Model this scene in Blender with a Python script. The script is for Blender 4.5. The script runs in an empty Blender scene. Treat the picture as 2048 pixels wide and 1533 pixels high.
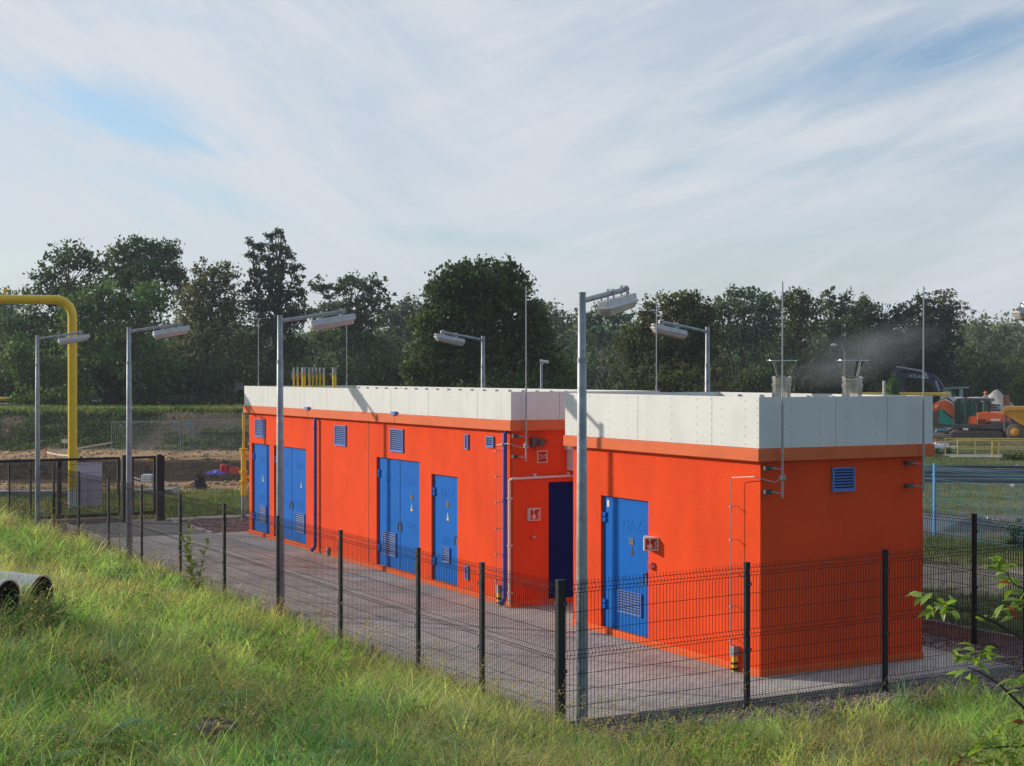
import bpy, math, random
import numpy as np
from mathutils import Vector, Matrix
random.seed(7); RNG = np.random.default_rng(11)
R = math.radians
SC = bpy.context.scene
COL = SC.collection
HC = 4.2; FPX = 3074.0; HOR = 748.0
TH = math.atan2(.4738, .8806)              # heading of the station's short side
A_ = Vector((-.4738, .8806, 0)); B_ = Vector((.8806, .4738, 0)); P0 = Vector((3.433, 21.235, 0))
def W(t, s, z=0.0): return P0 + B_*t + A_*s + Vector((0, 0, z))
def ts(x, y):
    dx, dy = x-3.433, y-21.235
    return dx*.8806+dy*.4738, -dx*.4738+dy*.8806
def PX(px, Y): return (px-1024)/FPX*Y
def PZ(py, Y): return HC-(py-HOR)*Y/FPX

# ------------------------------------------------------------------ noise
_perm = np.random.default_rng(3).random((256, 256))
def vnoise(x, y, sc=1.0, seed=0):
    x = np.asarray(x, float)/sc+seed*17.3; y = np.asarray(y, float)/sc+seed*5.7
    xi = np.floor(x).astype(int); yi = np.floor(y).astype(int); fx = x-xi; fy = y-yi
    fx = fx*fx*(3-2*fx); fy = fy*fy*(3-2*fy)
    g = lambda a, b: _perm[a % 256, b % 256]
    return (g(xi, yi)*(1-fx)+g(xi+1, yi)*fx)*(1-fy)+(g(xi, yi+1)*(1-fx)+g(xi+1, yi+1)*fx)*fy
def fbm(x, y, sc=1.0, seed=0, o=4):
    v = 0; a = .5
    for i in range(o): v = v+a*vnoise(x, y, sc/2**i, seed+i); a *= .5
    return v/(1-.5**o)
def sstep(a, b, x):
    t = np.clip((x-a)/(b-a), 0, 1); return t*t*(3-2*t)

# ------------------------------------------------------------------ materials
MATS = {}
def new_mat(name):
    m = bpy.data.materials.new(name); m.use_nodes = True
    nt = m.node_tree; b = nt.nodes['Principled BSDF']; MATS[name] = m
    return m, nt, b
def mat(name, col, rough=.6, metal=0.0, var=.12, vscale=3.0, bump=0.0, bscale=40.0, spec=.5, dirt=None, streak=0.0):
    m, nt, b = new_mat(name); N = nt.nodes.new; L = nt.links.new
    tc = N('ShaderNodeTexCoord')
    no = N('ShaderNodeTexNoise'); no.inputs['Scale'].default_value = vscale; no.inputs['Detail'].default_value = 6; no.inputs['Roughness'].default_value = .6
    L(tc.outputs['Object'], no.inputs['Vector'])
    mr = N('ShaderNodeMapRange'); mr.inputs[1].default_value = .25; mr.inputs[2].default_value = .75
    mr.inputs[3].default_value = 1-var; mr.inputs[4].default_value = 1+var; L(no.outputs['Fac'], mr.inputs[0])
    mx = N('ShaderNodeMix'); mx.data_type = 'RGBA'; mx.blend_type = 'MULTIPLY'; mx.inputs[0].default_value = 1
    mx.inputs[6].default_value = (*col, 1); L(mr.outputs[0], mx.inputs[7])
    out = mx.outputs[2]
    if dirt:
        n2 = N('ShaderNodeTexNoise'); n2.inputs['Scale'].default_value = dirt[1]; n2.inputs['Detail'].default_value = 8
        mp = N('ShaderNodeMapping'); mp.inputs['Scale'].default_value = (1, 1, dirt[3] if len(dirt) > 3 else 1)
        L(tc.outputs['Object'], mp.inputs['Vector']); L(mp.outputs[0], n2.inputs['Vector'])
        r2 = N('ShaderNodeMapRange'); r2.inputs[1].default_value = .5; r2.inputs[2].default_value = .75; r2.inputs[4].default_value = dirt[2]
        L(n2.outputs['Fac'], r2.inputs[0])
        m2 = N('ShaderNodeMix'); m2.data_type = 'RGBA'; L(r2.outputs[0], m2.inputs[0]); L(out, m2.inputs[6]); m2.inputs[7].default_value = (*dirt[0], 1)
        out = m2.outputs[2]
    L(out, b.inputs['Base Color'])
    b.inputs['Roughness'].default_value = rough; b.inputs['Metallic'].default_value = metal
    b.inputs['Specular IOR Level'].default_value = spec
    if bump:
        n3 = N('ShaderNodeTexNoise'); n3.inputs['Scale'].default_value = bscale; n3.inputs['Detail'].default_value = 4
        L(tc.outputs['Object'], n3.inputs['Vector'])
        bp = N('ShaderNodeBump'); bp.inputs['Strength'].default_value = bump; bp.inputs['Distance'].default_value = .02
        L(n3.outputs['Fac'], bp.inputs['Height']); L(bp.outputs[0], b.inputs['Normal'])
    return m
M_STUCCO = mat('orange_stucco', (.86, .078, .014), .9, var=.10, vscale=1.3, bump=.95, bscale=42, spec=.15, dirt=((.62, .05, .015), 1.1, .45, .35))
M_FASCIA = mat('fascia_orange', (.72, .155, .055), .75, var=.06, vscale=2, bump=.15, bscale=30, spec=.2, dirt=((.45, .09, .04), 2.0, .3, 3))
M_PLINTH = mat('plinth_orange', (.80, .13, .035), .85, var=.12, vscale=3, bump=.4, bscale=40, spec=.15, dirt=((.42, .15, .08), 5, .5))
M_PANEL = mat('white_sheet', (.68, .685, .66), .40, var=.04, vscale=1.2, bump=.35, bscale=1.8, spec=.45, dirt=((.5, .5, .47), 2.5, .35, .4))
M_PANELIN = mat('white_sheet_inner', (.70, .70, .68), .5, var=.05, vscale=2)
M_ROOF = mat('roof_felt', (.12, .12, .12), .9, bump=.3)
M_BLUE = mat('door_blue', (.001, .128, .50), .55, var=.07, vscale=1.6, bump=.04, bscale=6, spec=.08, dirt=((.01, .10, .36), 2.2, .35, .3))
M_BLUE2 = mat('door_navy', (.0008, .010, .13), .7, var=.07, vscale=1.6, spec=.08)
M_VENT = mat('louvre_blue', (.10, .19, .50), .4, var=.05)
M_VENTB = mat('louvre_void', (.004, .006, .03), .8)
M_PIPEB = mat('downpipe_blue', (.035, .055, .33), .4, var=.08)
M_DARK = mat('joint_dark', (.03, .03, .03), .8)
M_RIVET = mat('rivet_grey', (.17, .17, .16), .6)
M_GALV = mat('galvanised_steel', (.30, .33, .36), .48, metal=.35, var=.28, vscale=9, bump=.1, bscale=30, dirt=((.16, .17, .19), 6, .55))
M_STEEL = mat('bright_steel', (.36, .37, .38), .55, metal=.35, var=.15, vscale=10)
M_CHROME = mat('stainless_flue', (.50, .49, .48), .10, metal=1.0, var=.1, vscale=8)
M_BLACK = mat('fence_anthracite', (.009, .011, .015), .55, var=.2, vscale=12, spec=.3)
M_WIRE = mat('fence_wire', (.010, .011, .013), .75, var=.1, spec=.15)
M_LBODY = mat('lamp_housing', (.50, .51, .52), .5, var=.15, vscale=8, dirt=((.33, .30, .235), 14, .4))
M_YEL = mat('pipe_yellow', (.85, .53, .010), .38, var=.06, vscale=3, bump=.05, bscale=20, dirt=((.50, .30, .03), 3, .4, .3))
M_WHITE = mat('white_plastic', (.72, .70, .68), .5, var=.06)
M_WBOARD = mat('white_board', (.62, .64, .72), .6, var=.05, vscale=4)
M_RED = mat('sign_red', (.38, .012, .012), .5, var=.05)
M_REDP = mat('red_paint', (.55, .02, .025), .4, var=.1)
M_CREAM = mat('sign_cream', (.70, .62, .48), .5, var=.04)
M_SIREN = mat('siren_grey', (.10, .085, .08), .5, var=.1)
M_CONC = mat('concrete', (.30, .28, .25), .92, var=.18, vscale=4, bump=.4, bscale=30, dirt=((.17, .16, .14), 2, .5))
M_YWARN = mat('warning_yellow', (.75, .55, .02), .5)
M_TEAL = mat('teal_plastic', (.01, .36, .235), .5, var=.1)
M_NAVY = mat('navy_machine', (.022, .032, .07), .45, var=.2)
M_ORM = mat('orange_machine', (.80, .13, .015), .45, var=.12, vscale=2, dirt=((.35, .12, .05), 2, .5))
M_YLM = mat('yellow_machine', (.80, .36, .01), .45, var=.1, dirt=((.4, .22, .08), 2, .5))
M_RUB = mat('rubber_mud', (.15, .12, .09), .9, var=.3, dirt=((.18, .13, .08), 3, .7))
M_RUST = mat('rust', (.22, .07, .03), .85, var=.3)
M_GLASS = mat('cab_glass', (.05, .12, .11), .12, var=.1)
M_DGREY = mat('machine_grey', (.05, .052, .055), .6, var=.2, dirt=((.15, .12, .09), 2, .5))
M_HELM = mat('helmet_orange', (.85, .12, .03), .4)
M_SKIN = mat('skin', (.45, .25, .18), .6)
M_CLOTH = mat('pale_workwear', (.60, .58, .50), .8)
M_BARK = mat('bark', (.055, .042, .032), .95, var=.3, vscale=4, bump=.6, bscale=8)
M_DEADW = mat('dead_wood', (.17, .155, .135), .9, var=.25)
M_STONE = mat('stone_dark', (.06, .045, .038), .9, var=.4, vscale=3, bump=.8, bscale=8)
M_BPLAST = mat('black_sheeting', (.018, .022, .036), .38, var=.4, vscale=2, bump=.8, bscale=4)
M_GPIPE = mat('grey_plastic_pipe', (.075, .085, .105), .45, var=.25)
M_CULV = mat('culvert_steel', (.42, .44, .45), .38, metal=.5, var=.12, vscale=5, dirt=((.25, .22, .17), 3, .5))
M_CULVIN = mat('culvert_inside', (.012, .012, .012), .9)
M_BLUEF = mat('blue_fence_paint', (.03, .26, .62), .45, var=.08)
M_BWIRE = mat('blue_wire', (.09, .24, .30), .5)
M_TAPE = mat('barrier_tape', (.68, .55, .42), .6)
M_PALEBLUE = mat('pale_blue', (.30, .42, .55), .6)
M_BLUESHEET = mat('blue_sheet', (.16, .15, .55), .6)
M_SPOIL = mat('spoil_earth', (.44, .40, .34), .95, var=.3, vscale=1.2, bump=.8, bscale=3)
M_AMB = mat('old_paving', (.40, .25, .14), .9)

def glassy():
    nt = M_GLASS.node_tree; b = nt.nodes['Principled BSDF']; tr = nt.nodes.new('ShaderNodeBsdfTransparent'); tr.inputs[0].default_value = (.55, .72, .68, 1)
    ms = nt.nodes.new('ShaderNodeMixShader'); ms.inputs[0].default_value = .62; nt.links.new(b.outputs[0], ms.inputs[1]); nt.links.new(tr.outputs[0], ms.inputs[2]); nt.links.new(ms.outputs[0], nt.nodes['Material Output'].inputs[0])
glassy()
def paving_mat():
    m, nt, b = new_mat('block_paving'); N = nt.nodes.new; L = nt.links.new
    tc = N('ShaderNodeTexCoord')
    mp = N('ShaderNodeMapping'); mp.inputs['Rotation'].default_value = (0, 0, 0)
    L(tc.outputs['Object'], mp.inputs[0])
    br = N('ShaderNodeTexBrick'); br.inputs['Scale'].default_value = 1; br.offset = .5
    br.inputs['Brick Width'].default_value = .2; br.inputs['Row Height'].default_value = .1
    br.inputs['Mortar Size'].default_value = .008; br.inputs['Mortar Smooth'].default_value = .3; br.inputs['Bias'].default_value = 0
    br.inputs['Color1'].default_value = (.56, .53, .49, 1); br.inputs['Color2'].default_value = (.47, .44, .41, 1); br.inputs['Mortar'].default_value = (.17, .155, .14, 1)
    L(mp.outputs[0], br.inputs['Vector'])
    no = N('ShaderNodeTexNoise'); no.inputs['Scale'].default_value = .55; no.inputs['Detail'].default_value = 9; no.inputs['Roughness'].default_value = .62
    L(tc.outputs['Object'], no.inputs['Vector'])
    mr = N('ShaderNodeMapRange'); mr.inputs[1].default_value = .3; mr.inputs[2].default_value = .7; mr.inputs[3].default_value = .72; mr.inputs[4].default_value = 1.22
    L(no.outputs['Fac'], mr.inputs[0])
    mx = N('ShaderNodeMix'); mx.data_type = 'RGBA'; mx.blend_type = 'MULTIPLY'; mx.inputs[0].default_value = 1
    L(br.outputs['Color'], mx.inputs[6]); L(mr.outputs[0], mx.inputs[7])
    n2 = N('ShaderNodeTexNoise'); n2.inputs['Scale'].default_value = 2.1; n2.inputs['Detail'].default_value = 10
    L(tc.outputs['Object'], n2.inputs['Vector'])
    r2 = N('ShaderNodeMapRange'); r2.inputs[1].default_value = .56; r2.inputs[2].default_value = .74; r2.inputs[4].default_value = .55
    L(n2.outputs['Fac'], r2.inputs[0])
    m2 = N('ShaderNodeMix'); m2.data_type = 'RGBA'; L(r2.outputs[0], m2.inputs[0]); L(mx.outputs[2], m2.inputs[6]); m2.inputs[7].default_value = (.22, .20, .16, 1)
    L(m2.outputs[2], b.inputs['Base Color']); b.inputs['Roughness'].default_value = .88; b.inputs['Specular IOR Level'].default_value = .25
    bp = N('ShaderNodeBump'); bp.inputs['Strength'].default_value = .5; bp.inputs['Distance'].default_value = .006
    L(br.outputs['Fac'], bp.inputs['Height']); bp.invert = True; L(bp.outputs[0], b.inputs['Normal'])
    return m
M_PAVE = paving_mat()
M_ASPH = mat('asphalt', (.21, .20, .195), .93, var=.15, vscale=1.5, bump=.4, bscale=90, dirt=((.15, .14, .13), 1.2, .5))
M_KERB = mat('kerb_concrete', (.36, .33, .30), .9, var=.15, vscale=5, bump=.3, bscale=40)
def gravel_mat(name, c1, c2, c3, sc):
    m, nt, b = new_mat(name); N = nt.nodes.new; L = nt.links.new
    tc = N('ShaderNodeTexCoord'); v = N('ShaderNodeTexVoronoi'); v.inputs['Scale'].default_value = sc
    L(tc.outputs['Object'], v.inputs['Vector'])
    cr = N('ShaderNodeValToRGB'); e = cr.color_ramp.elements
    e[0].position = 0; e[0].color = (*c1, 1); e[1].position = 1; e[1].color = (*c3, 1)
    k = e.new(.5); k.color = (*c2, 1); sp = N('ShaderNodeSeparateColor'); L(v.outputs['Color'], sp.inputs[0]); L(sp.outputs[0], cr.inputs[0])
    L(cr.outputs[0], b.inputs['Base Color']); b.inputs['Roughness'].default_value = .85
    bp = N('ShaderNodeBump'); bp.inputs['Strength'].default_value = 1; bp.inputs['Distance'].default_value = .03; bp.invert = True
    L(v.outputs['Distance'], bp.inputs['Height']); L(bp.outputs[0], b.inputs['Normal'])
    return m
M_GRAVEL = gravel_mat('purple_gravel', (.13, .09, .085), (.25, .17, .16), (.40, .31, .29), 22)
def vcol_mat(name, rough=.9, transl=0.0, var=0.0, vscale=2.0, bump=0.0, spec=.2, bs=6):
    m, nt, b = new_mat(name); N = nt.nodes.new; L = nt.links.new
    at = N('ShaderNodeAttribute'); at.attribute_name = 'tint'; out = at.outputs['Color']
    tc = N('ShaderNodeTexCoord')
    if var:
        no = N('ShaderNodeTexNoise'); no.inputs['Scale'].default_value = vscale; no.inputs['Detail'].default_value = 10; no.inputs['Roughness'].default_value = .7
        L(tc.outputs['Object'], no.inputs['Vector'])
        mr = N('ShaderNodeMapRange'); mr.inputs[1].default_value = .3; mr.inputs[2].default_value = .7; mr.inputs[3].default_value = 1-var; mr.inputs[4].default_value = 1+var
        L(no.outputs['Fac'], mr.inputs[0])
        mx = N('ShaderNodeMix'); mx.data_type = 'RGBA'; mx.blend_type = 'MULTIPLY'; mx.inputs[0].default_value = 1
        L(out, mx.inputs[6]); L(mr.outputs[0], mx.inputs[7]); out = mx.outputs[2]
    L(out, b.inputs['Base Color']); b.inputs['Roughness'].default_value = rough; b.inputs['Specular IOR Level'].default_value = spec
    if bump:
        n3 = N('ShaderNodeTexNoise'); n3.inputs['Scale'].default_value = bs; n3.inputs['Detail'].default_value = 8
        L(tc.outputs['Object'], n3.inputs['Vector'])
        bp = N('ShaderNodeBump'); bp.inputs['Strength'].default_value = bump; bp.inputs['Distance'].default_value = .12
        L(n3.outputs['Fac'], bp.inputs['Height']); L(bp.outputs[0], b.inputs['Normal'])
    if transl:
        tr = N('ShaderNodeBsdfTranslucent'); mxc = N('ShaderNodeMix'); mxc.data_type = 'RGBA'; mxc.blend_type = 'MULTIPLY'; mxc.inputs[0].default_value = 1
        L(out, mxc.inputs[6]); mxc.inputs[7].default_value = (1.35, 1.4, .6, 1); L(mxc.outputs[2], tr.inputs[0])
        ms = N('ShaderNodeMixShader'); ms.inputs[0].default_value = transl
        L(b.outputs[0], ms.inputs[1]); L(tr.outputs[0], ms.inputs[2]); L(ms.outputs[0], nt.nodes['Material Output'].inputs[0])
    return m
M_GROUND = vcol_mat('ground_earth', var=.32, vscale=1.6, bump=.9, bs=5)
M_GRASS = vcol_mat('grass_blades', rough=.55, transl=.5, spec=.3)
M_LEAF = vcol_mat('leaves', rough=.6, transl=.30, spec=.25)
M_NEARLEAF = vcol_mat('near_leaves', rough=.4, transl=.45, spec=.45)

# ------------------------------------------------------------------ mesh builder
class MB:
    def __init__(s): s.v = []; s.f = []; s.m = []; s.cur = 0
    def add(s, vs, fs):
        o = len(s.v); s.v += [tuple(p) for p in vs]
        for f in fs: s.f.append(tuple(o+i for i in f)); s.m.append(s.cur)
        return s
    def box(s, x0, y0, z0, x1, y1, z1):
        x0, x1 = min(x0, x1), max(x0, x1); y0, y1 = min(y0, y1), max(y0, y1); z0, z1 = min(z0, z1), max(z0, z1)
        return s.add([(x0,y0,z0),(x1,y0,z0),(x1,y1,z0),(x0,y1,z0),(x0,y0,z1),(x1,y0,z1),(x1,y1,z1),(x0,y1,z1)],
                     [(0,3,2,1),(4,5,6,7),(0,1,5,4),(1,2,6,5),(2,3,7,6),(3,0,4,7)])
    def quad(s, a, b, c, d): return s.add([a, b, c, d], [(0, 1, 2, 3)])
    def tube(s, pts, r, n=8, cap=True):
        pts = [Vector(p) for p in pts]; rs = r if isinstance(r, (list, tuple)) else [r]*len(pts)
        vs = []; fs = []; up = None
        for i, p in enumerate(pts):
            d = (pts[min(i+1, len(pts)-1)]-pts[max(i-1, 0)])
            d = d.normalized() if d.length > 1e-9 else Vector((0, 0, 1))
            if up is None:
                up = Vector((0, 0, 1)) if abs(d.z) < .9 else Vector((1, 0, 0))
            u = d.cross(up); u = u.normalized() if u.length > 1e-6 else d.orthogonal().normalized()
            w = u.cross(d).normalized(); up = w
            for k in range(n):
                a = 2*math.pi*k/n; vs.append(p+u*math.cos(a)*rs[i]+w*math.sin(a)*rs[i])
        for i in range(len(pts)-1):
            for k in range(n):
                a = i*n+k; b2 = i*n+(k+1) % n; fs.append((a, b2, b2+n, a+n))
        if cap: fs.append(tuple(range(n-1, -1, -1))); fs.append(tuple((len(pts)-1)*n+k for k in range(n)))
        return s.add(vs, fs)
    def lathe(s, c, prof, n=20):
        vs = []; fs = []; c = Vector(c)
        for r, z in prof:
            for k in range(n):
                a = 2*math.pi*k/n; vs.append((c.x+r*math.cos(a), c.y+r*math.sin(a), c.z+z))
        for i in range(len(prof)-1):
            for k in range(n):
                a = i*n+k; b2 = i*n+(k+1) % n; fs.append((a, b2, b2+n, a+n))
        fs.append(tuple(range(n-1, -1, -1))); fs.append(tuple((len(prof)-1)*n+k for k in range(n)))
        return s.add(vs, fs)
    def prism(s, poly, y0, y1, f=lambda x, y, z: (x, y, z)):
        n = len(poly)
        vs = [f(p[0], y0, p[1]) for p in poly]+[f(p[0], y1, p[1]) for p in poly]
        fs = [tuple(range(n)), tuple(range(2*n-1, n-1, -1))]+[(i, (i+1) % n+0, (i+1) % n+n, i+n)[::-1] for i in range(n)]
        return s.add(vs, fs)
    def build(s, name, mats, parent=None, smooth=False, bevel=0, loc=None, ang=35):
        me = bpy.data.meshes.new(name); me.from_pydata(s.v, [], s.f)
        for m in (mats if isinstance(mats, (list, tuple)) else [mats]): me.materials.append(m)
        if any(s.m): me.polygons.foreach_set('material_index', s.m)
        me.update()
        if smooth: me.shade_smooth(); me.set_sharp_from_angle(angle=R(ang))
        o = bpy.data.objects.new(name, me); COL.objects.link(o)
        if parent: o.parent = parent
        if loc: o.location = loc
        if bevel:
            bm_ = o.modifiers.new('bevel', 'BEVEL'); bm_.width = bevel; bm_.segments = 2; bm_.limit_method = 'ANGLE'
        return o
def tag(o, label=None, cat=None, group=None, kind=None):
    if label: o['label'] = label
    if cat: o['category'] = cat
    if group: o['group'] = group
    if kind: o['kind'] = kind
    return o
def thing(name, label, cat, loc=(0, 0, 0), rz=0, group=None):
    o = bpy.data.objects.new(name, None); COL.objects.link(o); o.location = loc; o.rotation_euler = (0, 0, rz)
    o.empty_display_size = .3
    return tag(o, label, cat, group)
def copy_tree(o, parent=None):
    c = o.copy(); COL.objects.link(c); c.parent = parent
    for ch in list(o.children): copy_tree(ch, c)
    return c
def fast_mesh(name, V, faces_flat, loop_n, material, col=None, parent=None, smooth=False):
    """V (n,3); faces_flat int array with loop_n verts per face; col per vertex rgb"""
    me = bpy.data.meshes.new(name); n = len(V); nl = len(faces_flat); nf = nl//loop_n
    me.vertices.add(n); me.vertices.foreach_set('co', np.asarray(V, np.float32).ravel())
    me.loops.add(nl); me.loops.foreach_set('vertex_index', np.asarray(faces_flat, np.int32))
    me.polygons.add(nf); me.polygons.foreach_set('loop_start', np.arange(0, nl, loop_n, dtype=np.int32))
    me.polygons.foreach_set('loop_total', np.full(nf, loop_n, np.int32))
    me.materials.append(material)
    if col is not None:
        at = me.color_attributes.new('tint', 'FLOAT_COLOR', 'POINT')
        c4 = np.ones((n, 4), np.float32); c4[:, :3] = col; at.data.foreach_set('color', c4.ravel())
    me.update(calc_edges=True); me.validate()
    if smooth: me.shade_smooth()
    o = bpy.data.objects.new(name, me); COL.objects.link(o)
    if parent: o.parent = parent
    return o
def text_obj(txt, size, ext, material, name, parent, matrix, bev=0, res=4, xs=1.0):
    cu = bpy.data.curves.new(name, 'FONT'); cu.body = txt; cu.size = size; cu.extrude = ext; cu.bevel_depth = bev; cu.resolution_u = res
    cu.align_x = 'CENTER'; cu.align_y = 'CENTER'
    to = bpy.data.objects.new(name+'_c', cu); COL.objects.link(to)
    dg = bpy.context.evaluated_depsgraph_get(); dg.update()
    me = bpy.data.meshes.new_from_object(to.evaluated_get(dg)); me.materials.clear(); me.materials.append(material)
    me.transform(matrix @ Matrix.Diagonal((xs, 1, 1, 1))); bpy.data.objects.remove(to); bpy.data.curves.remove(cu); me.name = name
    o = bpy.data.objects.new(name, me); COL.objects.link(o); o.parent = parent
    return o

# ------------------------------------------------------------------ terrain
FC = (.55, 18.2)                              # fence corner
FD = (-.487, .8734)                           # heading of the long fence
FN = (-.8734, -.487)                          # outwards
def fence_dist(x, y):                         # distance outside the long fence
    return (x-FC[0])*FN[0]+(y-FC[1])*FN[1]
def gz(x, y):
    x = np.asarray(x, float); y = np.asarray(y, float)
    d = fence_dist(x, y); t, s = ts(x, y)
    z = np.full(np.broadcast(x, y).shape, -.15)
    bank = np.where(d > 0, .285*d, 0); bank = 2.75*(1-np.exp(-(bank/2.75)**1.0*1.12))
    bank = bank*(1-sstep(44, 50, y))
    nb = fbm(x, y, 2.2, 1)-.5
    z = z+bank+np.where(d > .4, nb*.30*sstep(.4, 2, d)*(1-sstep(44, 50, y)), 0)
    pa, pb = (x+5.6)*.93-(y-17.4)*.36, (x+5.6)*.36+(y-17.4)*.93
    z = z+.42*np.exp(-(pb/1.1)**2)*sstep(1.0, -.1, pa)
    # in front of the short fence: flat rough grass
    fr = (s < -1.8)&(d < .4)
    z = z+np.where(fr, .10*sstep(-1.8, -3.5, s)*0+nb*.12, 0)
    # right of the side kerb
    r = sstep(4.95, 5.05, t)*sstep(-3, -1.5, s)*(1-sstep(60, 75, y)); z = z+r*(.25+nb*.08)
    far = sstep(48, 60, y); z = z*(1-far)+far*(-.05+ (fbm(x, y, 7, 4)-.5)*.35)
    # dug pit, spoil ridge and embankment beyond the gate
    lm = 1-sstep(-3, 4, x)
    pit = sstep(60, 66, y)*(1-sstep(74.0, 74.7, y)); z = z-lm*pit*.85
    rid = np.exp(-((y-79)/1.6)**2); z = z+lm*rid*(.02+.42*fbm(x, y, 1.6, 9))*(sstep(-23, -17, x)*.9+.1)
    crest = 1.95+.25*(fbm(x, y, 6, 12)-.5)
    em = sstep(83.5, 90, y); z = z*(1-lm*em)+lm*em*(crest+(fbm(x, y, 1.3, 6)-.5)*.35*(1-sstep(89, 91, y)))
    # small mounds in the yard at the right
    rm = sstep(12, 16, x)
    z = z+rm*np.exp(-((x-26)/5)**2-((y-86)/2.2)**2)*.5+rm*sstep(90, 97, y)*(1-sstep(104, 110, y))*.12
    return z
def zone(x, y):
    """returns colour (n,3) and grassiness (n)"""
    x = np.asarray(x, float); y = np.asarray(y, float); n = len(x)
    d = fence_dist(x, y); t, s = ts(x, y)
    n1 = fbm(x, y, 3, 21); n2 = fbm(x, y, .9, 31)
    soil = np.array([.085, .062, .040]); sand = np.array([.42, .27, .145]); drt = np.array([.17, .115, .07]); grs = np.array([.075, .095, .028]); dry = np.array([.19, .165, .07])
    gravel = np.array([.23, .18, .16]); pale = np.array([.36, .29, .21])
    c = np.tile(grs, (n, 1)); g = np.ones(n)
    def put(mask, colr, gr):
        nonlocal c, g
        mask = np.clip(mask, 0, 1)[:, None]; c = c*(1-mask)+np.asarray(colr)*mask; g = g*(1-mask[:, 0])+gr*mask[:, 0]
    put(sstep(.58, .72, n1)*.6, dry, .8)
    put(((d < -.0)&(s > -1.75)&(t < 5)&(y < 46)).astype(float), gravel, 0)
    put(((s <= -1.75)&(s > -2.0)&(t < 6)&(d < 0))*.6, pale, .3)
    rr = (t > 5).astype(float)*(x > 5)
    w = (n2-.5)*2.5
    put(rr*sstep(28.2, 29.2, y+w)*(1-sstep(32.2, 33.2, y+w)), pale, .08)
    put(rr*sstep(38, 39, y+w*.6)*(1-sstep(44.5, 46, y+w)), [.15, .13, .11], .15)
    put(rr*sstep(46, 48, y+w)*(1-sstep(56, 58, y+w))*sstep(.35, .6, n2), dry, .7)
    put(rr*sstep(57, 59, y+w)*(1-sstep(66, 67, y+w)), [.13, .12, .10], .45)
    put(rr*sstep(84, 86, y+w*2)*(1-sstep(106, 108, y+w)), drt*1.25, .06)
    put(rr*sstep(107, 109, y), [.14, .11, .07], .3)
    ll = (x < 2).astype(float)
    put(ll*sstep(54.5, 57.5, y+w*2), sand, .04)
    put(ll*(x < -17)*sstep(53, 54, y+w)*(1-sstep(56, 57, y+w)), [.03, .03, .032], 0)
    put(ll*sstep(66, 70, y+w)*(1-sstep(75.0, 75.8, y)), [.11, .07, .042], 0)
    put(ll*sstep(75.6, 76.2, y)*(1-sstep(83, 85, y+w)), sand*1.0, .05)
    put(ll*sstep(83, 85, y+w), [.16, .115, .075], .1)
    put(ll*sstep(83.5, 86, y+w)*sstep(.42, .58, fbm(x, y, 3.5, 44)+.28*(x < -21)), [.06, .085, .03], 1)
    put(ll*sstep(89.3, 90.0, y), dry*.9, 1)
    return c, g

def axis_lines(a, b, step, coarse):
    core = list(np.arange(a, b+1e-6, step)); return np.array(sorted(set([c for c in coarse if c < a or c > b]+core)))
xs_ = axis_lines(-40, 46, .45, [-1800, -900, -400, -200, -120, -80, -60, -50, 55, 70, 90, 130, 200, 400, 900, 1800])
ys_ = axis_lines(-6, 112, .45, [-300, -100, -40, -20, -12, 120, 135, 160, 200, 300, 600, 1200, 2400])
GX, GY = np.meshgrid(xs_, ys_); gx = GX.ravel(); gy = GY.ravel(); gzv = gz(gx, gy)
nx, ny = len(xs_), len(ys_)
ii = (np.arange(ny-1)[:, None]*nx+np.arange(nx-1)[None, :]).ravel()
FQ = np.stack([ii, ii+1, ii+1+nx, ii+nx], 1).ravel()
gc, gg = zone(gx, gy)
ground = fast_mesh('ground', np.stack([gx, gy, gzv], 1), FQ, 4, M_GROUND, gc, smooth=True)
tag(ground, kind='structure')

# ------------------------------------------------------------------ yard surfaces
def frame(name, m, verts_box, bevel=0, kind='structure', label=None, cat=None):
    mb = MB()
    for b in verts_box: mb.box(*b)
    o = mb.build(name, m, bevel=bevel); o.location = P0; o.rotation_euler = (0, 0, TH); tag(o, label, cat, kind=kind); return o
frame('paving', M_PAVE, [(-3.62, -1.0, -.3, 3.6, 22.3, 0.0)])
frame('pavement_kerb', M_KERB, [(-3.72, -1.1, -.35, 3.6, -1.0, .006), (3.6, -1.1, -.35, 3.7, 22.4, .006), (-3.72, -1.0, -.35, -3.62, 26.5, .006)])
frame('plinth_strip', M_KERB, [(-.16, -.1, -.05, 0, 5.2, .004), (-.16, 7.05, -.05, 0, 22.0, .004), (0, -.14, -.05, 3.1, 0, .004), (0, 7.05, -.05, 3.1, 7.2, .004)])
frame('paving_seam', M_AMB, [(-1.30, 10.5, -.05, -1.24, 20.5, .004)])
frame('driveway', M_ASPH, [(-3.62, 22.3, -.3, -.9, 26.4, -.004)])
frame('driveway_kerb', M_KERB, [(-.9, 22.3, -.3, -.8, 26.4, .03), (-.8, 26.2, -.3, 3.6, 26.9, .02)])
frame('gravel_bed', M_GRAVEL, [(-.8, 22.3, -.3, 3.6, 26.2, -.03), (3.7, -1.1, -.3, 4.86, 26, -.07), (-4.0, -1.85, -.3, 6.5, -1.1, -.085)])
frame('garden_wall', M_KERB, [(4.9, -1.9, -.4, 4.98, 26, .16)], bevel=.01, kind=None, label='low concrete edging wall behind the side fence, right of the nearer orange hut', cat='wall')
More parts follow.
